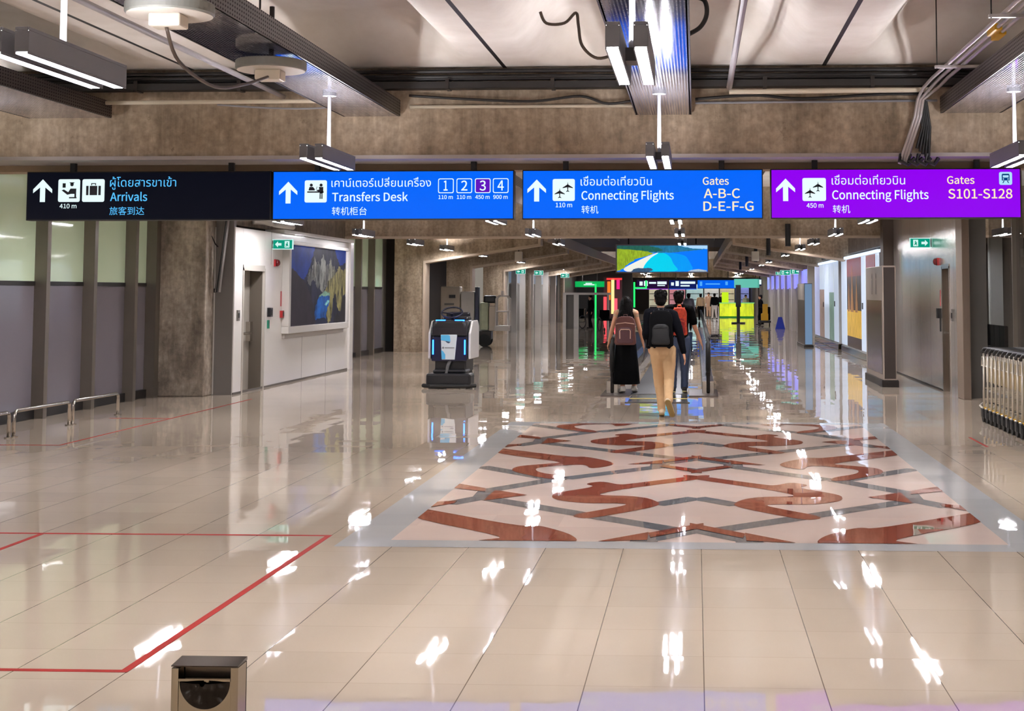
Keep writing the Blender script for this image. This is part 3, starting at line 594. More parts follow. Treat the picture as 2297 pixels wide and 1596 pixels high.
def wire(name, label, pts, r, m, cat='pipe', group=None, n=8, bez=True):
    pts = [Vector(p) for p in pts]
    if bez and len(pts) > 2:            # Catmull-Rom smoothing
        q = []
        P = [pts[0]] + pts + [pts[-1]]
        for i in range(1, len(P) - 2):
            for j in range(6):
                t = j / 6; a, b, c, d = P[i - 1], P[i], P[i + 1], P[i + 2]
                q.append(0.5 * ((2 * b) + (c - a) * t + (2 * a - 5 * b + 4 * c - d) * t * t + (3 * b - a - 3 * c + d) * t ** 3))
        pts = q + [pts[-1]]
    o = MB().tube(pts, r, n).build(name, m, None, smooth=True)
    return tag(o, label, cat, group)
wire('cable', 'brown cable looping between the two round ceiling discs', [(-3.26, 8.5, 3.33), (-3.25, 8.7, 3.15), (-3.23, 9.3, 3.08), (-3.25, 10.0, 3.2), (-3.27, 10.6, 3.345)], 0.012, pm('brown cable', (78, 66, 56), 0.5), 'cable')
wire('conduit', 'pale conduit running along the ceiling left of the perforated raceway with the discs', [(-4.30, -6, 3.74), (-4.30, 14.5, 3.74)], 0.026, conduit, bez=False)
wire('conduit', 'pale pipe running towards the viewer right of the middle raceway', [(0.35, -6, 3.80), (0.35, 14.45, 3.80)], 0.03, conduit, bez=False)
wire('conduit', 'cream conduit along the beam top between the left raceways', [(-6.3, 14.45, 3.68), (-4.05, 14.45, 3.685), (-3.6, 14.45, 3.685)], 0.022, pm('cream conduit', (216, 204, 182), 0.4), bez=False)
wire('conduit', 'thin cream conduit fixed to the beam right of the disc raceway', [(-3.0, 14.66, 3.645), (-0.65, 14.66, 3.645)], 0.018, MATS['cream conduit'], bez=False)
wire('conduit', 'cream conduit along the beam top between pale pipe and conduit bundle', [(0.35, 14.5, 3.76), (2.4, 14.5, 3.77)], 0.026, MATS['cream conduit'], bez=False)
wire('conduit', 'thin white conduit lower on the beam at the right below the cream conduit', [(0.0, 14.66, 3.67), (2.5, 14.66, 3.68)], 0.012, white_pole, bez=False)
blk = pm('black cable sheath', (22, 20, 20), 0.5)
tr = thing('cable_tray', 'black cable tray running across the hall where ceiling meets the big beam', 'cable tray', (-8.5, 14.52, 3.82))
MB().box(0, 0.0, 0, 13.2, 0.14, 0.02).box(0, -0.01, 0, 13.2, 0.01, 0.07).build('tray', pm('black tray', (28, 25, 24), 0.5), tr)
m = MB()
for k in range(4): m.tube([(0.02, 0.04 + 0.025 * (k % 2), 0.045 + 0.04 * k), (7, 0.05, 0.05 + 0.04 * k + 0.02 * (k % 2)), (13.2, 0.05 + 0.01 * k, 0.045 + 0.04 * k)], 0.022, 8)
m.build('cables', blk, tr)
for k in range(12): MB().box(0.4 + 1.1 * k, -0.02, -0.01, 0.44 + 1.1 * k, 0.15, 0.10).build('bracket', dark_metal, tr)
wire('cable', 'slack black cable draped along the beam between the disc raceway and the middle raceway', [(-3.0, 14.62, 3.76), (-2.4, 14.62, 3.72), (-1.7, 14.6, 3.69), (-1.2, 14.6, 3.74), (-0.9, 14.6, 3.66), (-0.5, 14.6, 3.72)], 0.014, blk, 'cable')
wire('cable', 'slack black cable draped along the beam right of the middle raceway', [(0.0, 14.6, 3.70), (0.6, 14.6, 3.74), (1.1, 14.6, 3.70), (1.9, 14.6, 3.74), (2.4, 14.6, 3.74)], 0.016, blk, 'cable')
wire('cable', 'slack white cable hanging under the cream conduit left of the disc raceway', [(-5.0, 14.5, 3.66), (-4.4, 14.5, 3.62), (-3.9, 14.5, 3.62), (-3.5, 14.5, 3.68)], 0.01, white_pole, 'cable')
wire('cable', 'dark cable dangling from the ceiling panel to the middle raceway', [(-1.21, 10.9, 3.89), (-1.16, 10.9, 3.80), (-1.02, 10.9, 3.80), (-0.93, 10.9, 3.88), (-0.91, 10.9, 3.78), (-0.88, 10.9, 3.62), (-0.76, 10.9, 3.52), (-0.60, 10.9, 3.56)], 0.012, MATS['brown cable'], 'cable')
wire('cable', 'thick black cable looping down beside the right edge of the middle raceway', [(-0.04, 10.8, 3.98), (0.07, 10.8, 3.95), (0.09, 10.8, 3.84), (0.04, 10.8, 3.74), (-0.06, 10.8, 3.68)], 0.018, blk, 'cable')
# conduit bundle on trapeze brackets at the right
cb = thing('conduit_bundle', 'bundle of three pale conduits on hanging brackets at the upper right', 'pipes', (2.40, 0, 3.80))
for k in range(3): MB().tube([(k * 0.075 - 0.075, -6, 0), (k * 0.075 - 0.075, 13.9, 0), (k * 0.075 - 0.09, 14.35, -0.03), (k * 0.03 - 0.12, 14.55, -0.12), (k * 0.03 - 0.14, 14.62, -0.3), (k * 0.03 - 0.30, 14.63, -0.78)], 0.017, 10).build('conduit', conduit, cb, smooth=True)
for y in (4.6, 7.6, 10.6, 13.0):
    MB().box(-0.2, y - 0.02, -0.045, 0.22, y + 0.02, -0.02).build('bracket', conduit, cb)
    MB().cyl((-0.18, y), 0.006, -0.05, 0.6, 6).build('bracket_rod', dark_metal, cb)
m = MB()
for k in range(2): m.box(-0.03 + 0.075 * k, 11.2 + 0.2 * k, -0.025, 0.03 + 0.075 * k, 11.5 + 0.2 * k, 0.025)
m.build('tags', pm('yellow tag', (226, 178, 40), 0.5), cb)
m = MB()
for k in range(5): m.tube([(0.02 * k - 0.1, 14.62, -0.05 - 0.02 * k), (0.02 * k - 0.06, 14.64, -0.4), (0.03 * k - 0.12, 14.64, -0.62 - 0.03 * k)], 0.014, 6)
for k in range(4): m.tube([(-0.28 + 0.09 * k, 14.64, -0.68), (-0.30 + 0.09 * k, 14.62, -0.75), (-0.22 + 0.09 * k, 14.62, -0.79), (-0.14 + 0.08 * k, 14.64, -0.72)], 0.022, 6)
m.build('cables', blk, cb)
wire('conduit', 'pale bent drain pipe above the white wall beside the left exit sign', [(-7.9, 24.9, 2.96), (-7.75, 25.1, 2.96), (-7.6, 25.3, 2.92), (-7.58, 26.3, 2.92)], 0.05, white_paint, n=12)
t = thing('leaning_trunking', 'dark grey trunking leaning between the stained column and the white wall', 'trunking', (-7.95, 23.2, 1.7))
MB().prism([(0.0, 0.05), (0.07, 0.0), (0.20, 1.2), (0.12, 1.2)], -0.1, 0.0).build('trunk', pm('grey trunking', (104, 98, 94), 0.5), t)
MB().tube([(0.0, -0.11, 0.06), (0.0, -0.11, 0.0), (0.04, -0.11, 0.0), (0.18, -0.11, 1.2)], 0.012, 6).build('edge_cable', blk, t)
MB().tube([(-0.09, -0.05, 0.82), (-0.09, -0.05, 0.95), (-0.02, -0.05, 0.80), (0.03, -0.05, 0.75)], 0.01, 6).build('bracket', blk, t)

# ------------------------------------------------------------------ hanging signs
cyan_t = em('pale cyan letters', (86, 190, 255), 1.1); white_t = em('white letters', (226, 248, 250), 1.1); cream_t = em('cream letters', (255, 232, 190), 1.1)
blue_f = em('blue sign face', (0, 104, 255), 0.98); purple_f = em('purple sign face', (146, 0, 242), 1.0); black_f = em('black sign face', (8, 10, 22), 1.0)
ink = pm('pictogram ink', (14, 18, 34), 0.6); blue_ink = em('blue pictogram', (0, 80, 150), 0.6); purple_b = em('purple badge', (98, 20, 190), 1.0)
case_m = pm('sign casing', (9, 9, 11), 0.5)
SY = 15.0
def sign(label, face, x0, x1, p0, p1, pb):
    """p0,p1: where the left and right ends fall on the measuring grid, pb: the bottom"""
    t = thing('hanging_sign', label, 'sign', (x0, SY, 2.475), 0, 'four signs hung under the beam')
    w = x1 - x0; k = w / (p1 - p0); kz = 0.53 / (pb[1] - pb[0])
    MB().box(0, 0.0, 0, w, 0.14, 0.53).build('casing', case_m, t, bevel=0.006)
    MB().box(0.012, -0.004, 0.012, w - 0.012, 0.002, 0.518).build('face', face, t)
    for q in (0.18, 0.83): MB().box(w * q - 0.03, 0.04, 0.52, w * q + 0.03, 0.10, 0.66).build('hanger_strap', black, t, bevel=0.008)
    X = lambda p: (p - p0) * k
    Z = lambda p: (pb[1] - p) * kz
    return t, X, Z
def flat(t, name, polys, m, y=-0.008):
    mb = MB()
    for p in polys: mb.poly([(a, y, b) for a, b in p])
    return mb.build(name, m, t)
def arrow(t, X, Z, cx, top, bot, m):
    h = bot - top; w = h * 0.42
    p = [(cx, top), (cx + w, top + w * 1.05), (cx + w, top + w * 1.05 + h * .17), (cx + h * .115, top + h * .36), (cx + h * .115, bot), (cx - h * .115, bot), (cx - h * .115, top + h * .36), (cx - w, top + w * 1.05 + h * .17), (cx - w, top + w * 1.05)]
    flat(t, 'arrow', [[(X(a), Z(b)) for a, b in p]], m)
def rr(x0, y0, x1, y1, r, n=4):
    out = []
    for cx, cy, a in ((x1 - r, y1 - r, 0), (x0 + r, y1 - r, 90), (x0 + r, y0 + r, 180), (x1 - r, y0 + r, 270)):
        for j in range(n + 1): q = R(a + 90 * j / n); out.append((cx + r * math.cos(q), cy + r * math.sin(q)))
    return out
def badge(t, X, Z, x0, y0, x1, y1, m, name='pictogram_plate', y=-0.008, r=4):
    return flat(t, name, [[(X(a), Z(b)) for a, b in rr(x0, y0, x1, y1, r)]], m, y)
def pict(t, X, Z, x0, y0, polys, m, s=50.0, y=-0.012, name='pictogram'):
    flat(t, name, [[(X(x0 + a * s), Z(y0 + b * s)) for a, b in p] for p in polys], m, y)
def ring(cx, cy, r, n=12): return [(cx + r * math.cos(2 * math.pi * k / n), cy + r * math.sin(2 * math.pi * k / n)) for k in range(n)]
def plane(cx, cy, s):
    P = [(0, -.22), (.02, -.10), (.22, .03), (.22, .06), (.025, .02), (.015, .15), (.07, .20), (.07, .22), (0, .20)]
    P = P + [(-a, b) for a, b in P[::-1][1:-1]]
    return [(cx + a * s, cy + b * s) for a, b in P]
G = 'lettering'
# arrivals
t, X, Z = sign('black hanging sign reading Arrivals, first from the left', black_f, -7.255, -4.567, 61, 608, (386, 495.5))
arrow(t, X, Z, 98, 403, 454, white_t)
badge(t, X, Z, 133, 403, 182, 454, white_t); badge(t, X, Z, 187, 403, 237, 454, white_t)
pict(t, X, Z, 133, 403, [[(.20, .18), (.34, .18), (.34, .38), (.20, .38)], ring(.62, .24, .08), [(.5, .14), (.74, .14), (.70, .19), (.54, .19)], [(.16, .50), (.26, .46), (.46, .58), (.56, .42), (.82, .42), (.82, .80), (.74, .80), (.74, .66), (.58, .66), (.42, .70)], [(.50, .80), (.84, .80), (.84, .86), (.50, .86)]], ink)
pict(t, X, Z, 187, 403, [[(.34, .30), (.68, .30), (.68, .72), (.34, .72)], [(.18, .30), (.29, .30), (.29, .72), (.18, .72)], [(.73, .30), (.84, .30), (.84, .72), (.73, .72)], [(.40, .28), (.40, .18), (.62, .18), (.62, .28), (.58, .28), (.58, .22), (.44, .22), (.44, .28)]], ink)
lettering(t, G, '410 m', X(137), X(175), Z(468), white_t, -0.008, 0.048)
lettering(t, G, 'ผู้โดยสารขาเข้า', X(249), X(397), Z(420), cyan_t, -0.008); lettering(t, G, 'Arrivals', X(250), X(333), Z(452), cyan_t, -0.008, 0.098); lettering(t, G, '旅客到达', X(249), X(327), Z(482), cyan_t, -0.008)
# transfers desk
t, X, Z = sign('blue hanging sign reading Transfers Desk with four numbered boxes', blue_f, -4.551, -1.937, 612, 1153, (382.5, 493))
arrow(t, X, Z, 648, 407, 456, white_t); badge(t, X, Z, 685, 404, 735, 454, white_t)
pict(t, X, Z, 685, 404, [ring(.30, .22, .07), [(.18, .44), (.22, .30), (.38, .30), (.46, .40), (.46, .46), (.18, .46)], [(.12, .50), (.86, .50), (.86, .56), (.12, .56)], ring(.74, .22, .07), [(.64, .30), (.84, .30), (.84, .58), (.81, .58), (.81, .84), (.76, .84), (.76, .60), (.73, .60), (.73, .84), (.68, .84), (.68, .52), (.54, .48), (.54, .44), (.66, .42)], [(.50, .42), (.56, .28), (.58, .29), (.52, .43)]], ink)
lettering(t, G, 'เคาน์เตอร์เปลี่ยนเครื่อง', X(745), X(968), Z(419), white_t, -0.008); lettering(t, G, 'Transfers Desk', X(747), X(917), Z(451), white_t, -0.008, 0.098); lettering(t, G, '转机柜台', X(747), X(825), Z(481), white_t, -0.008)
for a, b, d, n in ((984, 1019, '110 m', '1'), (1025, 1060, '110 m', '2'), (1066, 1101, '450 m', '3'), (1106, 1141, '900 m', '4')):
    badge(t, X, Z, a, 401, b, 434, white_t, 'number_box'); badge(t, X, Z, a + 1.8, 402.8, b - 1.8, 432.2, purple_b if n == '3' else blue_f, 'box_fill', -0.010, 3)
    lettering(t, G, n, X((a + b) / 2 - (5 if n == '1' else 7)), X((a + b) / 2 + (4 if n == '1' else 7)), Z(428), white_t, -0.013, 0.106, 0.005); lettering(t, G, d, X(a + 1), X(b - 2), Z(447), white_t, -0.008, 0.042, 0.008)
# connecting flights, blue
t, X, Z = sign('blue hanging sign reading Connecting Flights, Gates A-B-C and D-E-F-G', blue_f, -1.850, 0.713, 1171, 1711, (380, 492.5))
arrow(t, X, Z, 1204, 402, 452, white_t); badge(t, X, Z, 1240, 401, 1290, 451, white_t)
pict(t, X, Z, 1240, 401, [plane(.32, .64, 1.05), plane(.68, .36, 1.05)], ink)
lettering(t, G, '110 m', X(1247), X(1284), Z(465), white_t, -0.008, 0.048)
lettering(t, G, 'เชื่อมต่อเที่ยวบิน', X(1303), X(1463), Z(416), white_t, -0.008); lettering(t, G, 'Connecting Flights', X(1305), X(1512), Z(448), white_t, -0.008, 0.098); lettering(t, G, '转机', X(1305), X(1343), Z(478), white_t, -0.008)
lettering(t, G, 'Gates', X(1577), X(1635), Z(415), cream_t, -0.008, 0.08); lettering(t, G, 'A-B-C', X(1579), X(1660), Z(445), cream_t, -0.008, 0.10); lettering(t, G, 'D-E-F-G', X(1578), X(1690), Z(474), cream_t, -0.008, 0.10)
# connecting flights, purple
t, X, Z = sign('purple hanging sign reading Connecting Flights, Gates S101-S128', purple_f, 0.793, 3.418, 1728, 2290, (377, 490))
arrow(t, X, Z, 1762, 399, 450, white_t); badge(t, X, Z, 1800, 398, 1853, 450, white_t)
pict(t, X, Z, 1801, 399, [plane(.32, .64, 1.05), plane(.68, .36, 1.05)], ink)
lettering(t, G, '450 m', X(1809), X(1847), Z(465), white_t, -0.008, 0.048)
lettering(t, G, 'เชื่อมต่อเที่ยวบิน', X(1866), X(2031), Z(413), white_t, -0.008); lettering(t, G, 'Connecting Flights', X(1867), X(2083), Z(446), white_t, -0.008, 0.10); lettering(t, G, '转机', X(1868), X(1907), Z(476), white_t, -0.008)
lettering(t, G, 'Gates', X(2125), X(2186), Z(412), cream_t, -0.008, 0.08); lettering(t, G, 'S101-S128', X(2127), X(2270), Z(445), cream_t, -0.008, 0.10)
badge(t, X, Z, 2241, 386, 2270, 415, em('pale badge', (176, 226, 255), 1.0), 'train_badge')
pict(t, X, Z, 2241, 386, [[(.26, .14), (.74, .14), (.80, .22), (.80, .66), (.20, .66), (.20, .22)], [(.24, .86), (.34, .68), (.42, .68), (.32, .86)], [(.76, .86), (.66, .68), (.58, .68), (.68, .86)]], blue_ink, 29.0)
pict(t, X, Z, 2241, 386, [[(.28, .26), (.72, .26), (.72, .44), (.28, .44)], ring(.32, .55, .05), ring(.68, .55, .05)], MATS['pale badge'], 29.0, -0.015, 'pictogram_detail')

# exit signs
green_f = em('exit green', (0, 150, 122), 1.0); exit_w = em('exit white', (206, 246, 240), 1.0)
def exit_sign(x, y, z, label, left=True, s=0.37):
    t = thing('exit_sign', label, 'exit sign', (x, y, z), 0, 'green exit signs'); h = s * 0.5
    MB().box(0, 0, 0, s, 0.05, h).build('casing', exit_w, t)
    MB().box(0.012, -0.003, 0.014, s - 0.012, 0.0, h - 0.014).build('face', green_f, t)
    q = (lambda a: a * s) if left else (lambda a: (1 - a) * s)
    flat(t, 'arrow', [[(q(.12), h * .5), (q(.27), h * .2), (q(.27), h * .38), (q(.44), h * .38), (q(.44), h * .62), (q(.27), h * .62), (q(.27), h * .8)]], exit_w, -0.006)
    flat(t, 'door_symbol', [[(q(.60), h * .18), (q(.84), h * .18), (q(.84), h * .82), (q(.60), h * .82)]], exit_w, -0.006)
    flat(t, 'running_figure', [[(q(.68 + a), h * b) for a, b in p] for p in ([(.02, .60), (.08, .60), (.08, .70), (.02, .70)], [(-.04, .26), (.0, .26), (.03, .38), (.09, .28), (.12, .30), (.07, .46), (.10, .50), (.06, .58), (.0, .58), (-.04, .48), (.0, .46)])], green_f, -0.009)
    if y > 40: MB().cyl((s / 2, 0.025), 0.008, h, 4.06 - z, 8).build('rod', dark_metal, t)
    else: MB().box(-.01 if left else s - .04, 0.0, h * .1, .04 if left else s + .01, 0.05, h * .9).build('bracket', dark_metal, t)
    return t
exit_sign(-7.67, 25.35, 2.475, 'green exit sign with arrow to the left, at the corner of the big poster')
exit_sign(3.87, 25.8, 2.497, 'green exit sign with arrow to the right, by the steel wall', False)

# ------------------------------------------------------------------ people
skin = pm('skin', (206, 152, 120), 0.5, 0, 0.06, 12); hair_m = pm('black hair', (8, 6, 6), 0.5, 0, 0.3, 30, 0.4)
def V3(p): return Vector(p)
def hand(mb, wrist, elbow, side, curl=0.5):
    """palm and five fingers hanging from the wrist along the forearm line"""
    w = V3(wrist); d = (w - V3(elbow)).normalized(); fwd = Vector((0, 1, 0)); fwd = (fwd - d * fwd.dot(d)).normalized(); out = d.cross(fwd) * side
    for o_ in (-.026, -.009, .009, .027): mb.cap(w + fwd * o_ * .6, w + d * .078 + fwd * o_, .019, .0165, 8)
    for k, (off, ln) in enumerate(((0.030, 0.072), (0.011, 0.080), (-0.009, 0.074), (-0.028, 0.058))):
        b = w + d * 0.082 + fwd * off; a1 = (d + out * -0.25 * curl).normalized(); a2 = (d + out * -1.0 * curl).normalized()
        m_ = b + a1 * ln * 0.5; mb.cap(b - d * 0.02, m_, 0.0095, 0.009, 8); mb.cap(m_, m_ + a2 * ln * 0.5, 0.009, 0.0078, 8)
    b = w + d * 0.03 + fwd * 0.03; m_ = b + (d * 0.6 + fwd * 0.7).normalized() * 0.04; mb.cap(b, m_, 0.012, 0.0105, 8); mb.cap(m_, m_ + (d * 0.9 + fwd * 0.3).normalized() * 0.032, 0.0105, 0.009, 8)
def base_pose(h=1.72, **kw):
    k = h / 1.72
    J = dict(pel=(0, 0, .93), chest=(0, 0, 1.28), neck=(0, .0, 1.48), head=(0, .02, 1.60), sL=(-.18, 0, 1.42), sR=(.18, 0, 1.42), eL=(-.24, -.02, 1.13), eR=(.24, -.02, 1.13), wL=(-.26, .06, .88), wR=(.26, .06, .88),
             hL=(-.09, 0, .90), hR=(.09, 0, .90), kL=(-.10, .03, .50), kR=(.10, .03, .50), aL=(-.10, 0, .085), aR=(.10, 0, .085), tL=(-.11, .17, .03), tR=(.11, .17, .03))
    J.update(kw); return {a: (p[0] * k, p[1] * k, p[2] * k) for a, p in J.items()}
def figure(label, loc, J, rz=0.0, vox=0.009, male=True, group=None, skin_m=skin, hairs='short', top=None, top_sleeve='long', bottom=None, skirt=None, shoe=None, sole=None, hair_mat=None, fingers=True):
    t = thing('person', label, 'person', loc, R(rz), group); g = 1.0 if male else 0.9
    b = MB(); hd = V3(J['head'])
    b.ell(hd + Vector((0, 0, .01)), .074, .092, .112, 16, 12); b.ell(hd + Vector((0, .03, -.055)), .056, .062, .055)
    b.cap(hd + Vector((0, .088, .0)), hd + Vector((0, .104, -.03)), .010, .014)                       # nose
    b.cap(hd + Vector((-.02, .082, -.062)), hd + Vector((.02, .082, -.062)), .009, .009)               # mouth
    for s in (-1, 1): b.ell(hd + Vector((s * .078, -.005, -.01)), .012, .022, .034)                    # ears
    b.cap(J['chest'], J['neck'], .07, .05); b.cap(J['neck'], hd + Vector((0, -.01, -.06)), .052, .05)
    b.cap(J['pel'], J['chest'], .135 * g, .145 * g, 14, .72); b.cap(J['sL'], J['sR'], .06, .06)
    for s in 'LR':
        b.cap(J['s' + s], J['e' + s], .052 * g, .040 * g); b.cap(J['e' + s], J['w' + s], .041 * g, .027 * g)
        if fingers: hand(b, J['w' + s], J['e' + s], -1 if s == 'L' else 1)
        else: b.cap(J['w' + s], V3(J['w' + s]) + (V3(J['w' + s]) - V3(J['e' + s])).normalized() * .13, .032, .02)
        b.cap(J['h' + s], J['k' + s], .080, .052); b.cap(J['k' + s], V3(J['k' + s]).lerp(V3(J['a' + s]), .3), .052, .055); b.cap(V3(J['k' + s]).lerp(V3(J['a' + s]), .3), J['a' + s], .055, .036)
        b.cap(J['a' + s], J['t' + s], .036, .028)
    b.build('body', skin_m, t, remesh=0.0052 if fingers else vox * 1.3, sm=3 if fingers else 2)
    e = MB()
    for s in (-1, 1): e.ell(hd + Vector((s * .031, .083, .012)), .014, .010, .008)
    e.build('eyes', pm('dark eyes', (24, 18, 16), 0.2), t)
    hm = hair_mat or hair_m; hb = MB()
    if hairs == 'short':
        hb.ell(hd + Vector((0, -.016, .03)), .086, .100, .108); hb.ell(hd + Vector((0, -.045, -.03)), .074, .066, .07)
        for k in range(14):
            q = k * 2.4; hb.ell(hd + Vector((.06 * math.cos(q), -.03 + .05 * math.sin(q), .07 + .03 * math.sin(k))), .035, .035, .035)
    else:
        hb.ell(hd + Vector((0, -.016, .025)), .088, .104, .106); L = -.36 if hairs == 'long' else -.17
        for q in range(15):
            a = math.pi * (-.08 + 1.16 * q / 14); x, y = -math.cos(a), -math.sin(a); w = random.Random(q).uniform(-.02, .02); ln = L + .03 * abs(x) + w
            P = [hd + Vector((x * .066, y * .07 - .012, .04)), hd + Vector((x * .088, y * .088 - .012, -.06)), hd + Vector((x * .115, y * .09 - .03, -.18)), hd + Vector((x * .128 + w * .4, y * .07 - .06, ln))]
            for u, v, r0, r1 in zip(P, P[1:], (.032, .03, .03), (.03, .03, .02)): hb.cap(u, v, r0, r1, 8)
    hb.build('hair', hm, t, remesh=vox * .75 if fingers else vox * 1.1, sm=1, wr=(.006, 26, .35) if fingers else None)
    if top:
        c = MB(); c.cap(V3(J['pel']) + Vector((0, 0, -.01)), J['chest'], .158 * g, .172 * g, 16, .76); c.cap(J['chest'], V3(J['neck']) + Vector((0, 0, -.02)), .15 * g, .07, 14, .72); c.cap(V3(J['sL']) * .8 + V3(J['neck']) * .2, V3(J['sR']) * .8 + V3(J['neck']) * .2, .07 * g, .07 * g)
        for s in 'LR':
            e_ = V3(J['e' + s]); w_ = V3(J['w' + s]); S_ = V3(J['s' + s])
            if top_sleeve == 'long': c.cap(S_, e_, .070 * g, .057 * g); c.cap(e_, e_.lerp(w_, .93), .058 * g, .043 * g)
            elif top_sleeve == 'short': c.cap(S_, S_.lerp(e_, .72), .070 * g, .066 * g)
            else: c.cap(S_, S_.lerp(e_, .18), .064 * g, .056 * g)
        c.build('top', top, t, remesh=vox, sm=3, wr=(.010, 9, .6) if fingers else None)
    if bottom:
        c = MB(); c.cap(V3(J['pel']) + Vector((0, 0, .06)), V3(J['pel']) + Vector((0, 0, -.03)), .145 * g, .158 * g, 16, .8)
        for s in 'LR':
            h_, k_, a_ = V3(J['h' + s]), V3(J['k' + s]), V3(J['a' + s]); c.cap(h_, k_, .101 * g, .073 * g); c.cap(k_, k_.lerp(a_, .96), .072 * g, .058 * g)
        c.build('trousers', bottom, t, remesh=vox, sm=3, wr=(.010, 10, .55) if fingers else None)
    if skirt:
        c = MB(); p = V3(J['pel']); prof = [(.135, p.z + .09), (.165, p.z - .02), (.185, p.z - .25), (.205, .45), (.225, .16), (.205, .15)]
        n = 40; rings = [[c.bm.verts.new((p.x + r * (1 + .05 * math.sin(k * 2 * math.pi / n * 9) * (i / 5)) * math.cos(2 * math.pi * k / n), p.y + .72 * r * (1 + .05 * math.sin(k * 2 * math.pi / n * 9) * (i / 5)) * math.sin(2 * math.pi * k / n), z)) for k in range(n)] for i, (r, z) in enumerate(prof)]
        for A, B in zip(rings, rings[1:]):
            for k in range(n): c._face([A[k], A[(k + 1) % n], B[(k + 1) % n], B[k]])
        c._face(rings[0]); c._face(rings[-1]); c.build('skirt', skirt, t, smooth=True)
    for s in 'LR':
        a_, t_ = V3(J['a' + s]), V3(J['t' + s]); c = MB(); heel = a_ + (a_ - t_).normalized() * .045 + Vector((0, 0, -.035))
        heel.z = max(heel.z, .035); c.cap(heel, t_ + Vector((0, 0, .012)), .043, .036, 12); c.cap(heel, a_ + Vector((0, 0, .01)), .043, .044)
        sh = c.build('shoe', shoe or black, t, remesh=vox, sm=1)
        if sole:
            d = (t_ - heel).normalized(); up_ = Vector((1, 0, 0)).cross(d); up_ = up_ if up_.z > 0 else -up_; q = MB(); o_ = -up_ * .034
            q.cap(heel + o_, t_ + o_ + Vector((0, 0, .008)), .04, .038, 12, .36); q.build('sole', sole, sh)
    return t
def backpack(label, loc, rz, w, h, d, m, m2, trim=None, strap=None, tilt=0.0, pocket=True):
    """rounded pack; wearer faces +y, the pack bulges towards -y; loc is its bottom centre against the back"""
    t = thing('backpack', label, 'backpack', loc, R(rz)); t.rotation_euler.x = R(tilt)
    def outline(w, z0, z1, k=.82):
        P = [(-w / 2, z0 + .05), (-w / 2 * .98, z0 + .02), (-w / 2 * .86, z0), (w / 2 * .86, z0), (w / 2 * .98, z0 + .02), (w / 2, z0 + .05)]; hh = z1 - z0
        return P + [(w / 2 * c * (1 - (1 - k) * (1 - q)), z0 + hh * q) for c, q in ((1, .45), (.97, .72), (.88, .86), (.70, .95), (.4, 1.0), (-.4, 1.0), (-.70, .95), (-.88, .86), (-.97, .72), (-1, .45))]
    b = MB(); b.prism(outline(w, 0, h), -d, 0); b.build('bag', m, t, bevel=.045, seg=5, smooth=True)
    if pocket:
        b = MB(); b.prism(outline(w * .74, h * .06, h * .62), -d * 1.14, -d * .8); b.build('front_pocket', m2, t, bevel=.03, seg=4, smooth=True)
        b = MB(); b.tube([(-w * .3, -d * 1.12, h * .50), (0, -d * 1.16, h * .53), (w * .3, -d * 1.12, h * .50)], .005, 6); b.build('zip', strap or black, t)
    if trim:
        b = MB(); z0, z1, x = h * .22, h * .64, w * .24
        b.tube([(-x, -d * 1.155, z0), (-x * 1.02, -d * 1.155, z1 - .07), (-x * .8, -d * 1.155, z1 - .045), (x * .8, -d * 1.155, z1 - .045), (x * 1.02, -d * 1.155, z1 - .07), (x, -d * 1.155, z0)], 0.008, 6)
        b.tube([(-w * .47, -d * .8, h * .62), (-w * .40, -d * 1.0, h * .74), (0, -d * 1.02, h * .78), (w * .40, -d * 1.0, h * .74), (w * .47, -d * .8, h * .62)], 0.008, 6); b.build('piping', trim, t)
    b = MB(); b.tube([(-.03, -d * .4, h * 1.0), (-.03, -d * .35, h * 1.06), (.03, -d * .35, h * 1.06), (.03, -d * .4, h * 1.0)], 0.008, 6); b.build('grab_handle', strap or black, t)
    for s in (-1, 1):
        b = MB(); b.tube([(s * w * .26, -d * .15, h * .92), (s * w * .30, .10, h * 1.00), (s * w * .32, .20, h * .84), (s * w * .34, .17, h * .45), (s * w * .38, -d * .1, h * .18)], 0.014, 6); b.build('shoulder_strap', strap or black, t)
    return t
beige_cloth = pm('beige cotton', (204, 168, 124), 0.85, 0, 0.08, 9, 0.3); black_cloth = pm('black cloth', (7, 7, 9), 0.85, 0, 0.25, 8, 0.3); navy_cloth = pm('navy black cloth', (8, 9, 16), 0.8, 0, 0.2, 8, 0.3)
for m_ in ('black cloth', 'navy black cloth', 'black hair'): MATS[m_].node_tree.nodes['Principled BSDF'].inputs['Specular IOR Level'].default_value = 0.1
jean = pm('blue jeans', (62, 74, 100), 0.85, 0, 0.15, 12, 0.3); white_shoe = pm('white shoe', (222, 216, 206), 0.5); cream_shoe = pm('cream shoe', (206, 186, 156), 0.5); tan_sole = pm('olive tan sole', (140, 116, 66), 0.6)
# man in front
Jm = base_pose(1.72, pel=(-.005, 0, .94), chest=(-.02, .02, 1.27), neck=(-.03, .05, 1.47), head=(-.03, .075, 1.605), sL=(-.19, .02, 1.41), sR=(.15, .0, 1.39), eL=(-.225, .05, 1.13), eR=(.235, -.03, 1.11), wL=(-.20, .20, .95), wR=(.285, -.02, .87),
               hL=(-.085, 0, .90), hR=(.085, 0, .90), kL=(-.055, .06, .49), kR=(.085, -.04, .50), aL=(-.015, .04, .09), aR=(.085, -.30, .24), tL=(-.02, .20, .035), tR=(.13, -.22, .06))
figure('person in black jacket and beige trousers walking away, nearest of the three walkers', (-.455, 19.45, 0), Jm, 0, top=navy_cloth, bottom=beige_cloth, shoe=cream_shoe, sole=tan_sole)
bp = backpack('large black backpack on the person in beige trousers', (-.475, 19.34, .955), 0, .34, .50, .17, black_cloth, pm('black nylon', (9, 9, 11), 0.7), None, black, -2)
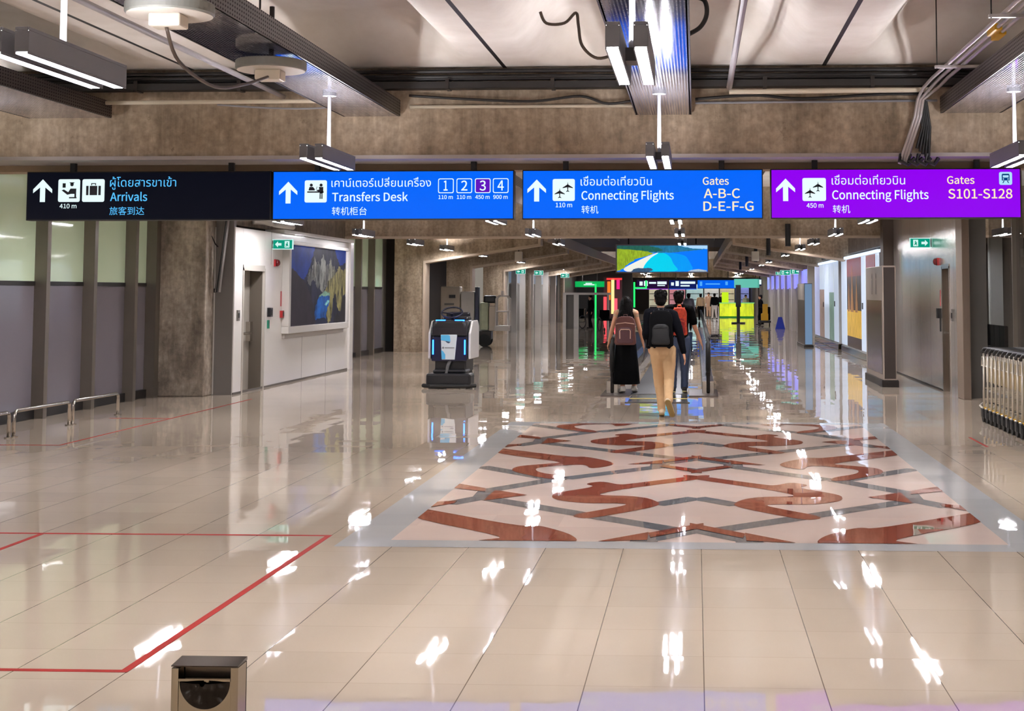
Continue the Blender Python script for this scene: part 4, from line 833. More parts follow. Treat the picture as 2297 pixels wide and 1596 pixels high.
MB().tube([(-.20, -.02, .10), (-.215, -.03, -.02), (-.24, -.04, -.16), (-.26, -.04, -.20)], 0.008, 6).build('loose_strap', black, bp)
# woman with long hair
Jw = base_pose(1.60, pel=(0, 0, .96), sL=(-.165, 0, 1.43), sR=(.165, 0, 1.43), eL=(-.255, .0, 1.13), eR=(.245, .02, 1.15), wL=(-.31, .10, .92), wR=(.30, .06, .90), aL=(-.06, -.02, .09), aR=(.14, .14, .09), tL=(-.10, .14, .035), tR=(.16, .30, .035), kL=(-.07, .02, .5), kR=(.12, .1, .5))
figure('person with long black hair, bare arms and long black skirt walking away', (-1.17, 23.75, .02), Jw, 0, male=False, hairs='long', top=pm('beige top', (186, 158, 130), 0.8, 0, 0.08, 9), top_sleeve='none', skirt=black_cloth, shoe=white_shoe, sole=pm('grey sole', (120, 116, 110), 0.6))
backpack('maroon backpack with pale piping on the person in the long black skirt', (-1.17, 23.62, .83), 0, .36, .47, .17, pm('maroon canvas', (96, 56, 52), 0.7, 0, 0.2, 8), pm('plum canvas', (88, 56, 62), 0.7, 0, 0.15, 8), pm('pale piping', (206, 170, 150), 0.6), pm('dark maroon strap', (70, 40, 38), 0.7))
# man in t-shirt and jeans
Jr = base_pose(1.70, pel=(0, 0, .93), sR=(.19, 0, 1.41), eR=(.265, .02, 1.12), wR=(.36, .06, .88), eL=(-.22, .02, 1.12), wL=(-.24, .14, .9), aL=(-.10, 0, .085), aR=(.09, .12, .085), tL=(-.12, .17, .03), tR=(.10, .29, .03), kR=(.09, .10, .5))
figure('person in black T-shirt and blue jeans walking away on the right of the three', (-.285, 23.7, .02), Jr, 0, hairs='short', top=black_cloth, top_sleeve='short', bottom=jean, shoe=pm('dark shoe', (34, 30, 28), 0.6), sole=pm('pale yellow sole', (222, 210, 150), 0.6))
backpack('red and orange patterned backpack on the person in the black T-shirt', (-.275, 23.57, .99), 0, .27, .46, .15, pm('red orange print', (196, 62, 36), 0.7, 0, 0.9, 22), pm('crimson print', (150, 30, 30), 0.7, 0, 0.8, 25), None, pm('orange strap', (220, 90, 40), 0.7))
# people far down the hall
def simple(label, x, y, h, top, bottom, rz=0, stride=0.0, long=False, skirt=None):
    J = base_pose(h, aL=(-.09, stride, .09), aR=(.09, -stride, .10), tL=(-.10, stride + .16, .035), tR=(.10, -stride + .15, .035), kL=(-.09, .04 + stride * .6, .5), kR=(.09, .05 - stride * .3, .5))
    return figure(label, (x, y, 0), J, rz, vox=0.02, hairs='long' if long else 'short', top=top, bottom=bottom, skirt=skirt, shoe=black, fingers=False, top_sleeve='long')
grey_c = pm('grey cloth', (120, 120, 126), 0.8); white_c = pm('white cloth', (206, 200, 194), 0.8); cream_c = pm('cream cloth', (206, 180, 140), 0.8)
simple('distant person in black top and white trousers striding far down the hall', 1.15, 88, 1.62, black_cloth, white_c, 10, .28)
simple('distant person in cream top and dark trousers beyond the person in jeans', .28, 84, 1.60, cream_c, black_cloth, 0, .1)
simple('distant person in grey top with dark hair just right of the person in jeans', -.32, 62, 1.64, grey_c, black_cloth, 0, .2)
simple('distant person all in beige standing under the far blue signs', .85, 95, 1.66, pm('sand cloth', (196, 164, 140), 0.8), pm('sand cloth', (196, 164, 140), 0.8), 180)
simple('distant person in black standing beside the far signs left of the lime counter', 1.75, 97, 1.6, black_cloth, black_cloth, 160)
simple('distant person all in black between the wheelchairs at the left', -4.9, 66, 1.55, black_cloth, black_cloth, 120, .1)
simple('distant person in pale top seated behind the lime green counter', 3.45, 98.5, 1.50, white_c, black_cloth, 200)

# ------------------------------------------------------------------ robot floor scrubber
t = thing('floor_scrubber', 'black and white robot floor scrubber with glowing blue strips', 'cleaning robot', (-4.36, 25.2, 0), R(-2))
blu = em('blue light strip', (40, 110, 255), 7.0); shell = pm('white shell', (214, 210, 208), 0.3); dk = pm('charcoal shell', (22, 22, 26), 0.35)
b = MB(); b.box(-.40, -.28, .05, .40, .10, .27); b.box(-.30, -.20, .26, .30, .25, .34); b.build('brush_deck', dk, t, bevel=0.04)
b = MB(); b.tube([(-.47, -.16, .05), (-.30, -.30, .05), (0, -.34, .05), (.30, -.30, .05), (.47, -.16, .05)], 0.035, 8); b.build('squeegee', rubber, t)
for s in (-1, 1): MB().tube([(s * .24 - .04, .42, .15), (s * .24 + .04, .42, .15)], 0.15, 24).build('wheel', rubber, t)
MB().box(-.28, -.10, .27, .28, .62, .62).build('chassis', dk, t, bevel=0.03)
MB().tube([(-.05, -.18, .26), (-.02, -.20, .40), (.03, -.18, .52)], 0.03, 8).build('hose', pm('grey hose', (96, 96, 98), 0.5), t)
b = MB(); b.prism([(-.34, .50), (.34, .50), (.36, .66), (.335, 1.02), (.27, 1.20), (-.27, 1.20), (-.335, 1.02), (-.36, .66)], -.18, .60); b.build('body', dk, t, bevel=0.05, seg=3)
for s in (-1, 1): MB().prism([(-.19, .52), (.62, .52), (.62, 1.1), (.50, 1.20), (.05, 1.19), (-.19, .98)], s * .36 - .022, s * .36 + .022, 'x').build('side_shell', shell, t, bevel=.02)
b = MB(); b.prism([(-.315, .48), (.315, .48), (.325, .70), (.30, .92), (-.30, .92), (-.325, .70)], -.215, -.12); b.build('front_cover', pm('deep navy cover', (16, 18, 52), 0.3), t, bevel=0.02)
b = MB(); b.prism([(-.235, .93), (-.225, .96), (-.13, 1.19), (-.02, 1.20), (-.02, .93)], -.32, .32, 'x'); b.build('screen_hood', pm('smoked screen', (30, 28, 34), 0.2), t, bevel=0.015)
b = MB(); b.prism([(-.125, .51), (.105, .51), (.145, .93), (.145, .95), (-.145, .95), (-.145, .91)], -.235, -.21); pnl = b.build('front_panel', pm('white front panel', (206, 214, 222), 0.35), t, bevel=0.006)
sky_b = pm('sky blue print', (84, 176, 226), 0.4)
flat(pnl, 'blue_graphic', [[(-.14, .85), (.03, .83), (.02, .93), (-.01, .945), (-.14, .945)], [(-.125, .52), (-.06, .52), (-.06, .60), (-.10, .66), (-.135, .68)]], sky_b, -.238)
flat(pnl, 'dark_graphic', [[(-.06, .84), (.03, .82), (0, .80), (-.04, .815)]], pm('dark blue print', (24, 60, 100), 0.4), -.240)
flat(pnl, 'logo_mark', [[(-.10 + a, .72 + b) for a, b in ring(0, 0, .018)], [(-.07, .712), (.10, .712), (.10, .728), (-.07, .728)]], pm('grey print', (120, 124, 130), 0.5), -.240)
for s in (-1, 1):
    MB().box(s * .285 - .012, -.232, .60, s * .285 + .012, -.205, .86).build('side_light', blu, t, bevel=0.004)
    MB().box(s * .17 - .085, -.15, 1.185, s * .17 + .085, -.11, 1.212).build('deck_light', blu, t, bevel=0.004)
b = MB(); n = 28; b.tube([(.19 * math.cos(2 * math.pi * k / n), .02 + .10 * math.sin(2 * math.pi * k / n), 1.34 + .09 * math.sin(2 * math.pi * k / n)) for k in range(n + 1)], 0.015, 8, False)
b.tube([(0, .12, 1.18), (0, .02, 1.33)], 0.035, 10); b.tube([(-.18, .02, 1.34), (0, .02, 1.32), (.18, .02, 1.34)], 0.014, 8); b.build('steering_wheel', pm('steering wheel', (20, 22, 40), 0.4), t)
b = MB(); b.box(-.24, .30, 1.18, .24, .62, 1.26); b.box(-.22, .55, 1.2, .22, .62, 1.34); b.build('seat', dk, t, bevel=0.03)

# ------------------------------------------------------------------ mobile access lift standing in the recess
t = thing('mobile_access_lift', 'cream mobile access lift with white guard rails behind the robot scrubber', 'lift', (-6.95, 44.3, 0), R(4))
cream = pm('cream machine paint', (186, 174, 156), 0.45, 0, 0.1, 3)
b = MB(); b.box(-1.0, -.35, .22, .55, .5, .5); b.build('chassis', dark_metal, t, bevel=0.03)
for x in (-.8, .35):
    for y in (-.3, .45): MB().tube([(x, y - .06, .2), (x, y + .06, .2)], .2, 20).build('wheel', rubber, t)
b = MB().box(-1.02, -.38, .5, -.42, .4, 1.88); cab = b.build('control_cabinet', cream, t, bevel=0.03)
MB().box(-.76, -.40, 1.52, -.56, -.38, 1.62).build('control_display', black, cab)
MB().box(-.90, -.40, 1.30, -.60, -.38, 1.36).build('nameplate', pm('grey plate', (110, 106, 100), 0.4), cab)
MB().box(-.40, -.34, .5, .02, .4, 1.72).build('battery_cabinet', pm('white machine paint', (208, 204, 196), 0.4), t, bevel=0.03)
MB().box(.04, -.30, .4, .16, .1, 1.86).build('mast', pm('navy mast', (22, 32, 66), 0.4), t, bevel=0.01)
MB().box(.20, -.36, .52, .46, .3, 1.38).build('engine_cover', pm('pale green sheet', (182, 190, 160), 0.6, 0, 0.3, 5), t, bevel=0.05)
MB().box(.30, -.2, 1.36, .68, .2, 1.6).build('motor', black, t, bevel=0.05)
MB().box(.48, -.38, .5, .70, .3, 1.28).build('side_cabinet', cream, t, bevel=0.02)
bk = MB().box(.66, -.42, .5, 1.14, .32, .66).build('platform', pm('platform paint', (190, 184, 176), 0.45), t)
m = MB()
for y in (-.4, .3): m.tube([(.70, y, .6), (.70, y, 1.50), (.78, y, 1.58), (1.04, y, 1.58), (1.11, y, 1.50), (1.11, y, .6)], 0.022, 8); m.tube([(.70, y, 1.1), (1.11, y, 1.1)], 0.018, 8)
m.tube([(1.11, -.4, 1.5), (1.11, .3, 1.5)], 0.022, 8); m.tube([(1.11, -.4, 1.1), (1.11, .3, 1.1)], 0.018, 8); m.build('guard_rail', pm('white rail paint', (222, 216, 210), 0.4), bk)
MB().box(.86, -.44, 1.56, .94, -.36, 1.74).build('beacon', white_paint, bk)

# ------------------------------------------------------------------ guard rails in front of the left glazing
def floor_rail(y0, y1, label):
    t = thing('floor_rail', label, 'guard rail', (-8.02, y0, 0), 0, 'low steel rails before the left glazing'); L = y1 - y0
    MB().tube([(0, 0, 0), (0, 0, .24), (0, .015, .28), (0, .06, .30), (0, L - .06, .30), (0, L - .015, .28), (0, L, .24), (0, L, 0)], 0.022, 10).build('rail', steel, t, smooth=True)
    for y in (0, L): MB().cyl((0, y), .05, 0, .012, 16).build('foot', steel, t)
floor_rail(14.7, 16.32, 'low steel floor rail cut by the left edge of the picture'); floor_rail(16.44, 17.92, 'low steel floor rail, middle of the three under the black sign'); floor_rail(18.02, 19.45, 'low steel floor rail nearest the stained concrete column')
# ------------------------------------------------------------------ steel bin at the lower left
t = thing('litter_bin', 'small square polished steel litter bin at the lower left', 'bin', (-1.424, 4.12, 0))
bs = brushed('bin steel', (150, 140, 122), 0.08, 1.0); w_, d_, h_ = .098, .085, .626
b = MB().box(-w_, 0.012, 0, w_, d_, .47).box(-w_, 0, .0, -w_ + .022, d_, h_ - .012).box(w_ - .022, 0, 0, w_, d_, h_ - .0085).box(-w_, d_ - .012, .4, w_, d_, h_ - .0085); b.build('body', bs, t, bevel=0.003)
MB().prism([(-.001, h_ - .0085), (d_ + .001, h_ - .0085), (d_ + .001, h_ + .001), (-.001, h_ - .0055)], -w_, w_, 'x').build('lid', pm('dark mirror steel', (62, 54, 50), 0.1, 1.0), t)
b = MB().box(-w_ + .022, .004, .0, w_ - .022, .012, .576).box(-w_ + .022, 0.0, .576, w_ - .022, .012, .583); b.build('front_plate', bs, t)
b = MB(); n = 24; pr = []
for k in range(n + 1): q = math.pi * k / n; pr.append((-(w_ - .024) * math.cos(q), .574 - .078 * math.sin(q)))
for j in range(6):
    f0, f1 = j / 6, (j + 1) / 6
    for k in range(n):
        def P(k_, f): x, z = pr[k_]; return (x * (1 - f * .9), .003 - .022 * math.sin(f * math.pi / 2), .574 - (.574 - z) * (1 - f * .9))
        b.poly([P(k, f0), P(k + 1, f0), P(k + 1, f1), P(k, f1)])
bmesh.ops.remove_doubles(b.bm, verts=b.bm.verts, dist=1e-5); b.build('swing_scoop', pm('black chrome scoop', (40, 37, 34), 0.12, 1.0), t, smooth=True)
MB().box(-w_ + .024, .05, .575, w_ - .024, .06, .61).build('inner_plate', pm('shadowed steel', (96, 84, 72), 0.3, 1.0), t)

# ------------------------------------------------------------------ nested baggage trolleys by the right glazing
troll_m = pm('trolley tube', (218, 210, 196), 0.3, 0.45); card = pm('cream ad board', (214, 196, 158), 0.5)
def trolley():
    t = thing('baggage_trolley', '', 'trolley', (0, 0, 0), 0, 'nested baggage trolleys by the right glazing'); w = .27
    for s in (-1, 1):
        MB().tube([(s * w, 0, .14), (s * w, -.03, .5), (s * w, -.05, .92)], 0.0145, 10).build('upright', troll_m, t, smooth=True)
        MB().tube([(s * w, 0, .16), (s * w * .9, .4, .18), (s * w * .45, .78, .19)], 0.014, 8).build('side_rail', troll_m, t, smooth=True)
        wl = MB().tube([(s * w - .02, -.02, .075), (s * w + .02, -.02, .075)], .075, 18).build('wheel', rubber, t)
        MB().box(s * w - .03, -.06, .06, s * w + .03, .05, .18).build('fork', black, wl, bevel=0.01)
    wl = MB().tube([(-.02, .74, .065), (.02, .74, .065)], .065, 18).build('wheel', rubber, t); MB().box(-.03, .70, .06, .03, .80, .19).build('fork', black, wl)
    m = MB()
    for z in (.30, .44): m.tube([(-w, -.01, z), (w, -.01, z)], 0.012, 8)
    for y in (.15, .35, .55): m.tube([(-w * .9 + y * .14, y, .18), (w * .9 - y * .14, y, .18)], 0.010, 6)
    m.build('cross_bars', troll_m, t)
    MB().box(-w + .03, -.045, .52, w - .03, -.03, .84).build('ad_board', card, t)
    MB().tube([(-w - .02, -.05, .915), (-w - .01, -.09, .955), (w + .01, -.09, .955), (w + .02, -.05, .915)], 0.024, 10).build('handle', black, t, smooth=True)
    b = MB(); b.box(-w + .02, .06, .72, w - .02, .20, .735); b.tube([(-w + .02, .20, .72), (-w + .02, .20, .84), (w - .02, .20, .84), (w - .02, .20, .72)], 0.008, 6); b.build('basket', troll_m, t)
    MB().box(-w - .004, -.06, .16, -w + .03, .02, .19).build('yellow_tag', pm('yellow tag', (226, 178, 40), 0.5), t)
    return t
tr0 = trolley(); NT = 10
for k in range(NT):
    y = 16.75 + .245 * k; lab = 'baggage trolley, nearest the viewer in the nested row by the right glazing' if k == 0 else 'baggage trolley, %s from the viewer in the nested trolley row' % ORD[k]
    if k == NT - 1: lab = 'baggage trolley at the far end of the nested row by the right glazing'
    if k == 0: tr0.location = (4.05, y, 0); tr0['label'] = lab
    else: dup(tr0, (4.05, y, 0), 0, lab)

# ------------------------------------------------------------------ totem and light boxes on the right
t = thing('totem', 'tall grey totem with a pale top, standing before the dark post', 'totem', (3.48, 25.75, 0))
MB().box(-.12, 0, .12, .12, 2.5, 2.18).build('body', pm('totem paint', (172, 158, 146), 0.35, 0.2), t, bevel=0.01)
MB().box(-.126, .12, .22, -.118, 2.3, 1.55).build('dark_panel', pm('totem dark panel', (92, 84, 80), 0.15), t)
MB().box(-.15, -.04, 0, .15, 2.54, .12).build('plinth', dark_metal, t)
MB().box(-.10, -.006, .15, .10, 0.0, 2.15).build('end_panel', pm('totem end', (58, 50, 46), 0.3), t)
for y in (.9, 1.5):
    m = MB(); m.poly([(-.124, y + .06 * math.cos(a), 2.0 + .06 * math.sin(a)) for a in [2 * math.pi * k / 12 for k in range(12)]]); m.poly([(-.124, y - .11, 1.66), (-.124, y + .11, 1.66), (-.124, y + .05, 1.93), (-.124, y - .05, 1.93)])
    m.build('restroom_symbol', pm('totem symbols', (136, 124, 116), 0.5), t)
glow = em('light box glow', (206, 226, 255), 1.6)
def lightbox(y0, y1, label, pics):
    t = thing('light_box', label, 'advertising light box', (4.22, y0, 0)); L = y1 - y0
    MB().box(0, 0, 0.18, .2, L, 2.62).build('case', pm('light box white', (214, 216, 220), 0.3), t)
    MB().box(-.05, 0, 2.62, .2, L, 2.69).build('top_light', glow, t); MB().box(-.03, 0, 0, .2, L, .18).build('base', chrome, t, bevel=0.02)
    for a, b, ms in pics:
        pn = MB(); z0, z1 = .22, 2.60
        for q0, q1, m_ in ms: pn.use(m_).box(-.012, a * L, z0 + (z1 - z0) * q0, -.002, b * L, z0 + (z1 - z0) * q1)
        if len(ms) > 3:                # gilded spires standing over the gold base
            pn.use(gl('gilded spire', (150, 104, 62), .8, .55, 7)); H_ = lambda q: z0 + (z1 - z0) * q
            for c_, w_, tp in ((.30, .16, .80), (.62, .22, .92), (.86, .12, .72)):
                yc = (a + (b - a) * c_) * L; hw = (b - a) * L * w_ / 2
                pn.prism([(yc - hw, H_(.40)), (yc + hw, H_(.40)), (yc + hw * .7, H_(.52)), (yc + hw * .62, H_(.52)), (yc + hw * .4, H_(.64)), (yc, H_(tp)), (yc - hw * .4, H_(.64)), (yc - hw * .62, H_(.52)), (yc - hw * .7, H_(.52))], -.016, -.012, 'x')
        pn.build('picture_panel', None, t)
    return t
def gl(n, c, nz=0.5, s=0.55, ns=5):
    m = pm('panel ' + n, c, 0.25, 0, nz, ns)
    nt = m.node_tree; nz_ = next(q for q in nt.nodes if q.type == 'TEX_NOISE'); nz_.inputs['Roughness'].default_value = 0.75
    mp = nt.nodes.new('ShaderNodeMapping'); mp.inputs['Scale'].default_value = (1, 1, 0.3); nt.links.new(nz_.inputs['Vector'].links[0].from_socket, mp.inputs[0]); nt.links.new(mp.outputs[0], nz_.inputs['Vector'])
    b = nt.nodes['Principled BSDF']; lk = [l for l in nt.links if l.to_socket == b.inputs['Base Color']]
    if lk: nt.links.new(lk[0].from_socket, b.inputs['Emission Color'])
    else: b.inputs['Emission Color'].default_value = lin(c)
    b.inputs['Emission Strength'].default_value = s; return m
wl_ = gl('cool white', (206, 220, 240), 0.05); rd = gl('dull red', (120, 52, 52), 0.6); gd = gl('gold', (198, 158, 60), 0.6, 0.6, 8); dkp = gl('dark bronze', (64, 48, 44), 0.8, 0.5, 6); vi = gl('pale violet', (176, 184, 226), 0.1); fg = gl('figure brown', (150, 128, 124), 0.5); gg = gl('figure green', (120, 150, 140), 0.5)
lightbox(42.2, 50.5, 'bluish white light box farther along the right wall, with two standing figures', [(.0, .16, [(0, 1, wl_)]), (.17, .34, [(0, .62, gg), (.62, 1, wl_)]), (.35, .55, [(0, 1, wl_)]), (.56, .76, [(0, .66, fg), (.66, 1, wl_)]), (.77, 1, [(0, 1, vi)])])
lightbox(32.8, 41.3, 'light box with red and gold picture panels nearer along the right wall', [(.0, .08, [(0, 1, wl_)]), (.09, .30, [(0, .45, rd), (.45, 1, rd)]), (.31, .42, [(0, 1, wl_)]), (.43, .82, [(0, .12, dkp), (.12, .36, gd), (.36, .42, gd), (.42, .80, dkp), (.80, 1, rd)]), (.83, 1, [(0, 1, wl_)])])
m = MB()
for y, z in ((33.6, 1.35), (36.0, 1.35), (43.2, 1.35), (47.0, 1.3)):
    tag(MB().box(4.19, y, z - .08, 4.212, y + .12, z + .08).build('panel_lock', black), 'black lock box on the light box front, %s along the wall' % {33.6: 'first', 36.0: 'second', 43.2: 'third', 47.0: 'fourth'}[y], 'lock', 'lock boxes on the light boxes')
t = thing('display_column', 'free-standing display column with dark side and bluish front beyond the light boxes', 'display', (3.38, 44.4, 0))
MB().box(0, 0, .05, .24, 3.0, 1.98).build('body', pm('column grey', (84, 80, 78), 0.3), t)
MB().box(-.006, 0, 1.45, 0.0, 3.0, 1.97).build('side_cap', pm('column pale cap', (148, 138, 128), 0.4), t)
MB().box(.01, -.01, .08, .23, 0, 1.96).build('screen', em('bluish screen', (116, 144, 176), 0.9), t); MB().box(-.03, -.03, 0, .27, 3.03, .06).build('plinth', dark_metal, t)

# ------------------------------------------------------------------ moving walkway
t = thing('moving_walkway', 'moving walkway with black handrails under the three walkers', 'moving walkway', (-.60, 22.0, 0))
LW = 38.0
MB().box(-.46, 0.0, .0, .46, 1.6, .012).build('comb_plate', steel, t); MB().box(-.46, .62, .012, .46, .70, .016).build('yellow_edge', pm('yellow edge', (206, 186, 96), 0.5), t)
MB().box(-.50, -.10, 0, .50, 0.0, .008).build('entry_mat', pm('black mat', (30, 27, 26), 0.7), t)
MB().box(-.46, 1.6, 0.002, .46, LW, .02).build('pallet_band', pm('pallet grey', (92, 92, 94), 0.4, 0.5), t)
for s in (-1, 1):
    MB().box(s * .72 - .24, 1.2, 0, s * .72 + .24, 2.8, .02).build('floor_plate', pm('brown floor plate', (84, 74, 70), 0.3, 0.4), t)
    sk = MB().box(s * .80 - .10, 1.75, 0, s * .80 + .10, LW, .22).build('skirt', steel, t, bevel=0.01)
    MB().box(s * .80 - .008, 1.9, .22, s * .80 + .008, LW, .88).build('glass_panel', pm('balustrade glass', (150, 160, 164), 0.02, 0, 0, 1, trans=0.85), t)
    hr = MB(); hr.tube([(s * .80, LW, .93), (s * .80, 1.95, .93)] + [(s * .80, 1.95 - .31 * math.sin(q), .62 + .31 * math.cos(q)) for q in [math.pi * k / 8 for k in range(1, 8)]] + [(s * .80, 1.95, .31), (s * .80, 2.5, .30)], 0.042, 10)
    hr.build('handrail', rubber, t, smooth=True)
    MB().box(s * .80 - .03, 1.72, .02, s * .80 + .03, 2.1, .86).build('newel', pm('dark newel', (44, 42, 42), 0.15, 0.6), t, bevel=0.02)

# ------------------------------------------------------------------ far end: screens, signs, counter, shops
t = thing('screen', 'large lit screen with a turquoise bay and beach, hung high at the centre', 'screen', (-3.45, 62.0, 2.60))
sw, sh = 3.96, 1.14
MB().box(-.06, 0, -.06, sw + .06, .18, sh + .06).build('frame', pm('screen frame', (190, 182, 168), 0.4), t)
def gs(n, c, s=1.0, nz=0.0, ns=4):
    m = gl('screen ' + n, c, nz, s, ns); m.node_tree.nodes['Principled BSDF'].inputs['Roughness'].default_value = 0.4; return m
sc = MB()
def sp_(poly, m, k): sc.use(m).poly([(u * sw, -.004 - .003 * k, v * sh) for u, v in poly])
sp_([(0, 0), (1, 0), (1, 1), (0, 1)], gs('deep sea', (0, 116, 246)), 0)
sp_(chaikin([(.36, .0), (.30, .02), (.30, .3), (.38, .62), (.46, .74), (.62, .72), (.76, .62), (.80, .4), (.86, .0)]), gs('mid blue water', (0, 150, 244), 1.0, .2, 2), 1)
sp_(chaikin([(.34, .0), (.26, .02), (.28, .3), (.36, .60), (.45, .74), (.54, .70), (.60, .52), (.62, .3), (.70, .0)]), gs('turquoise', (0, 204, 236), 1.0, .25, 2), 2)
sp_(chaikin([(.06, .12), (.28, .50), (.42, .70), (.47, .74), (.38, .56), (.31, .30), (.28, .06), (.18, .0), (.10, .0)]), gs('sand', (236, 236, 224)), 4)
sp_(jag([(0, 0), (.06, .12), (.20, .46), (.36, .64), (.40, .70), (.30, .80), (0, .88)], .012, 51), gs('bright trees', (150, 178, 44), .85, .95, 14), 5)
sp_(jag([(0, .80), (.30, .76), (.42, .72), (.62, .73), (.86, .80), (1, .86), (1, 1), (0, 1)], .010, 52), gs('far hills', (40, 116, 152), .9, .9, 9), 3)
sp_(jag([(0, .84), (.20, .80), (.40, .76), (.52, .80), (.46, .92), (.34, 1), (0, 1)], .014, 54), gs('dark trees', (36, 96, 84), .9, .95, 14), 4)
sp_(jag([(.86, .88), (1, .87), (1, 1), (.70, 1), (.74, .95)], .01, 53), gs('sky', (170, 214, 255)), 5)
sp_(jag([(.16, 0), (.18, .10), (.24, .14), (.38, .14), (.40, .06), (.36, 0)], .012, 55), gs('rocks', (60, 90, 120), .8, .8, 14), 6)
sp_([(.78, 0), (.82, .06), (.90, .10), (.99, .05), (.99, 0)], gs('pale rocks', (170, 190, 200), .9, .5, 10), 2)
sc.build('picture', None, t)
for x in (.5, sw - .5): MB().cyl((x, .09), .03, sh + .05, 4.9, 10).build('hanger', dark_metal, t)
def farsign(label, x0, x1, y, z0, z1, face, words=(), glow_edge=None, cat='sign', letters=white_t):
    t = thing('hanging_sign', label, cat, (x0, y, z0)); w, h = x1 - x0, z1 - z0
    MB().box(0, 0, 0, w, .2, h).build('casing', case_m, t); MB().box(.02, -.01, .03, w - .02, 0, h - .03).build('face', face, t)
    for a, b, c, d in words: flat(t, 'text_block', [[(a * w, c * h), (b * w, c * h), (b * w, d * h), (a * w, d * h)]], letters, -.016)
    if glow_edge: MB().box(0, -.02, -.05, w, .1, .0).build('lit_edge', glow_edge, t)
    for q in (.25, .75): MB().cyl((w * q, .1), .03, h, 4.06 - z0, 8).build('rod', dark_metal, t)
    return t
farsign('small black sign with white lines in the far row, left part', -4.2, -1.95, 100, 1.95, 2.58, em('violet black face', (34, 8, 52), 1), [(.10, .2, .35, .8), (.24, .36, .3, .85), (.40, .62, .55, .75), (.66, .95, .5, .8), (.66, .9, .3, .4)], em('magenta edge', (150, 50, 200), 1.2))
farsign('small navy sign with white lines in the far row, middle part', -1.9, .05, 100, 1.95, 2.58, em('navy face', (12, 26, 92), 1), [(.08, .18, .35, .7), (.24, .36, .3, .85), (.42, .95, .55, .8), (.42, .75, .25, .4)], em('blue edge', (40, 90, 220), 1.2))
farsign('small bright blue sign in the far row, right part', .1, 3.0, 100, 1.95, 2.58, em('far blue face', (0, 96, 236), 1), [(.06, .12, .3, .8), (.2, .55, .45, .6), (.68, .74, .4, .8)], None, letters=em('dim blue letters', (80, 170, 255), 1))
farsign('green lit shop sign over the dark opening at the far left', -7.7, -5.8, 90, 2.0, 2.42, em('shop green', (0, 176, 84), 1), [(.3, .66, .35, .5), (.36, .58, .55, .7)], None, 'shop sign')
farsign('dark sign with white panels right of the far blue sign', 4.0, 5.6 - 1.0, 99, 2.15, 2.65, em('screen navy', (20, 40, 90), 1), [(.05, .45, .2, .85), (.52, .95, .2, .85)], None)
t = thing('neon_pylon', 'pink and orange neon pylon left of the far signs', 'neon sign', (-6.0, 92, 0))
MB().box(-.1, 0, 0, 1.3, .1, .04).build('base', dark_metal, t)
for x, z0, z1, c, n in ((.0, .1, 1.4, (255, 80, 90), 'coral'), (.25, 1.2, 2.4, (255, 120, 40), 'orange'), (.50, .3, 2.6, (255, 226, 150), 'warm'), (.70, .2, 1.3, (255, 90, 110), 'rose'), (.85, 1.9, 2.6, (255, 40, 130), 'pink'), (.2, 2.5, 2.62, (255, 60, 60), 'red')):
    MB().box(x, 0, z0, x + (.2 if n != 'red' else 1.0), .08, z1).build('tube', em('neon ' + n, c, 1.2), t)
MB().box(.0, .1, 0, 1.2, .16, 2.7).build('backboard', pm('pylon back', (60, 24, 30), 0.5), t)
t = thing('neon_sign', 'green neon line frame in the dark shop opening', 'neon sign', (-6.0, 84, 0)); MB().box(.0, 0, 0, .1, .1, 2.2).box(2.3, 0, .8, 2.4, .1, 2.3).box(2.3, 0, 1.9, 3.1, .1, 2.0).box(3.0, 0, 1.9, 3.1, .1, 2.4).build('tube', em('neon green', (40, 230, 110), 1.3), t)
t = thing('kiosk_frame', 'white square kiosk frame at the left before the dark opening', 'kiosk', (-6.15, 65.5, 0))
MB().box(0, 0, 1.58, 2.15, 1.2, 1.68).build('beam', post_m, t)
for x, w in ((0, .14), (.50, .22), (2.05, .08)): MB().box(x, 0, 0, x + w, .2, 1.6).build('post', post_m, t)
MB().box(.14, .15, 0, .5, .2, 1.58).build('side_panel', pm('kiosk grey', (96, 92, 86), 0.4), t)
struct('shop_shade_sheet', MB().box(-7.9, 93.6, 0, -4.2, 93.8, 3.4), pm('painted shop darkness', (22, 20, 20), 0.6))  # near-black sheet paints in the darkness of the shop interior
def wheelchair(x, y, rz, label):
    t = thing('wheelchair', label, 'wheelchair', (x, y, 0), R(rz), 'parked wheelchairs at the far left')
    for s in (-1, 1):
        b = MB(); b.tube([(s * .28, .29 * math.cos(2 * math.pi * k / 20), .30 + .29 * math.sin(2 * math.pi * k / 20)) for k in range(21)], .025, 6, False); b.tube([(s * .28, -.28, .3), (s * .28, .28, .3)], .01, 6); b.build('wheel', rubber, t)
        MB().tube([(s * .2 - .02, .5, .08), (s * .2 + .02, .5, .08)], .08, 14).build('caster', rubber, t)
        MB().tube([(s * .24, -.3, .92), (s * .24, -.22, .9), (s * .24, -.2, .3), (s * .24, .4, .45), (s * .22, .55, .1)], .016, 6).build('frame', chrome, t)
    MB().box(-.22, -.2, .46, .22, .25, .52).build('seat', black_cloth, t); MB().box(-.22, -.24, .5, .22, -.2, .92).build('backrest', black_cloth, t)
wheelchair(-3.95, 62, 200, 'black wheelchair parked just left of the long-haired walker'); wheelchair(-5.6, 67, 150, 'black wheelchair parked behind the white kiosk frame')
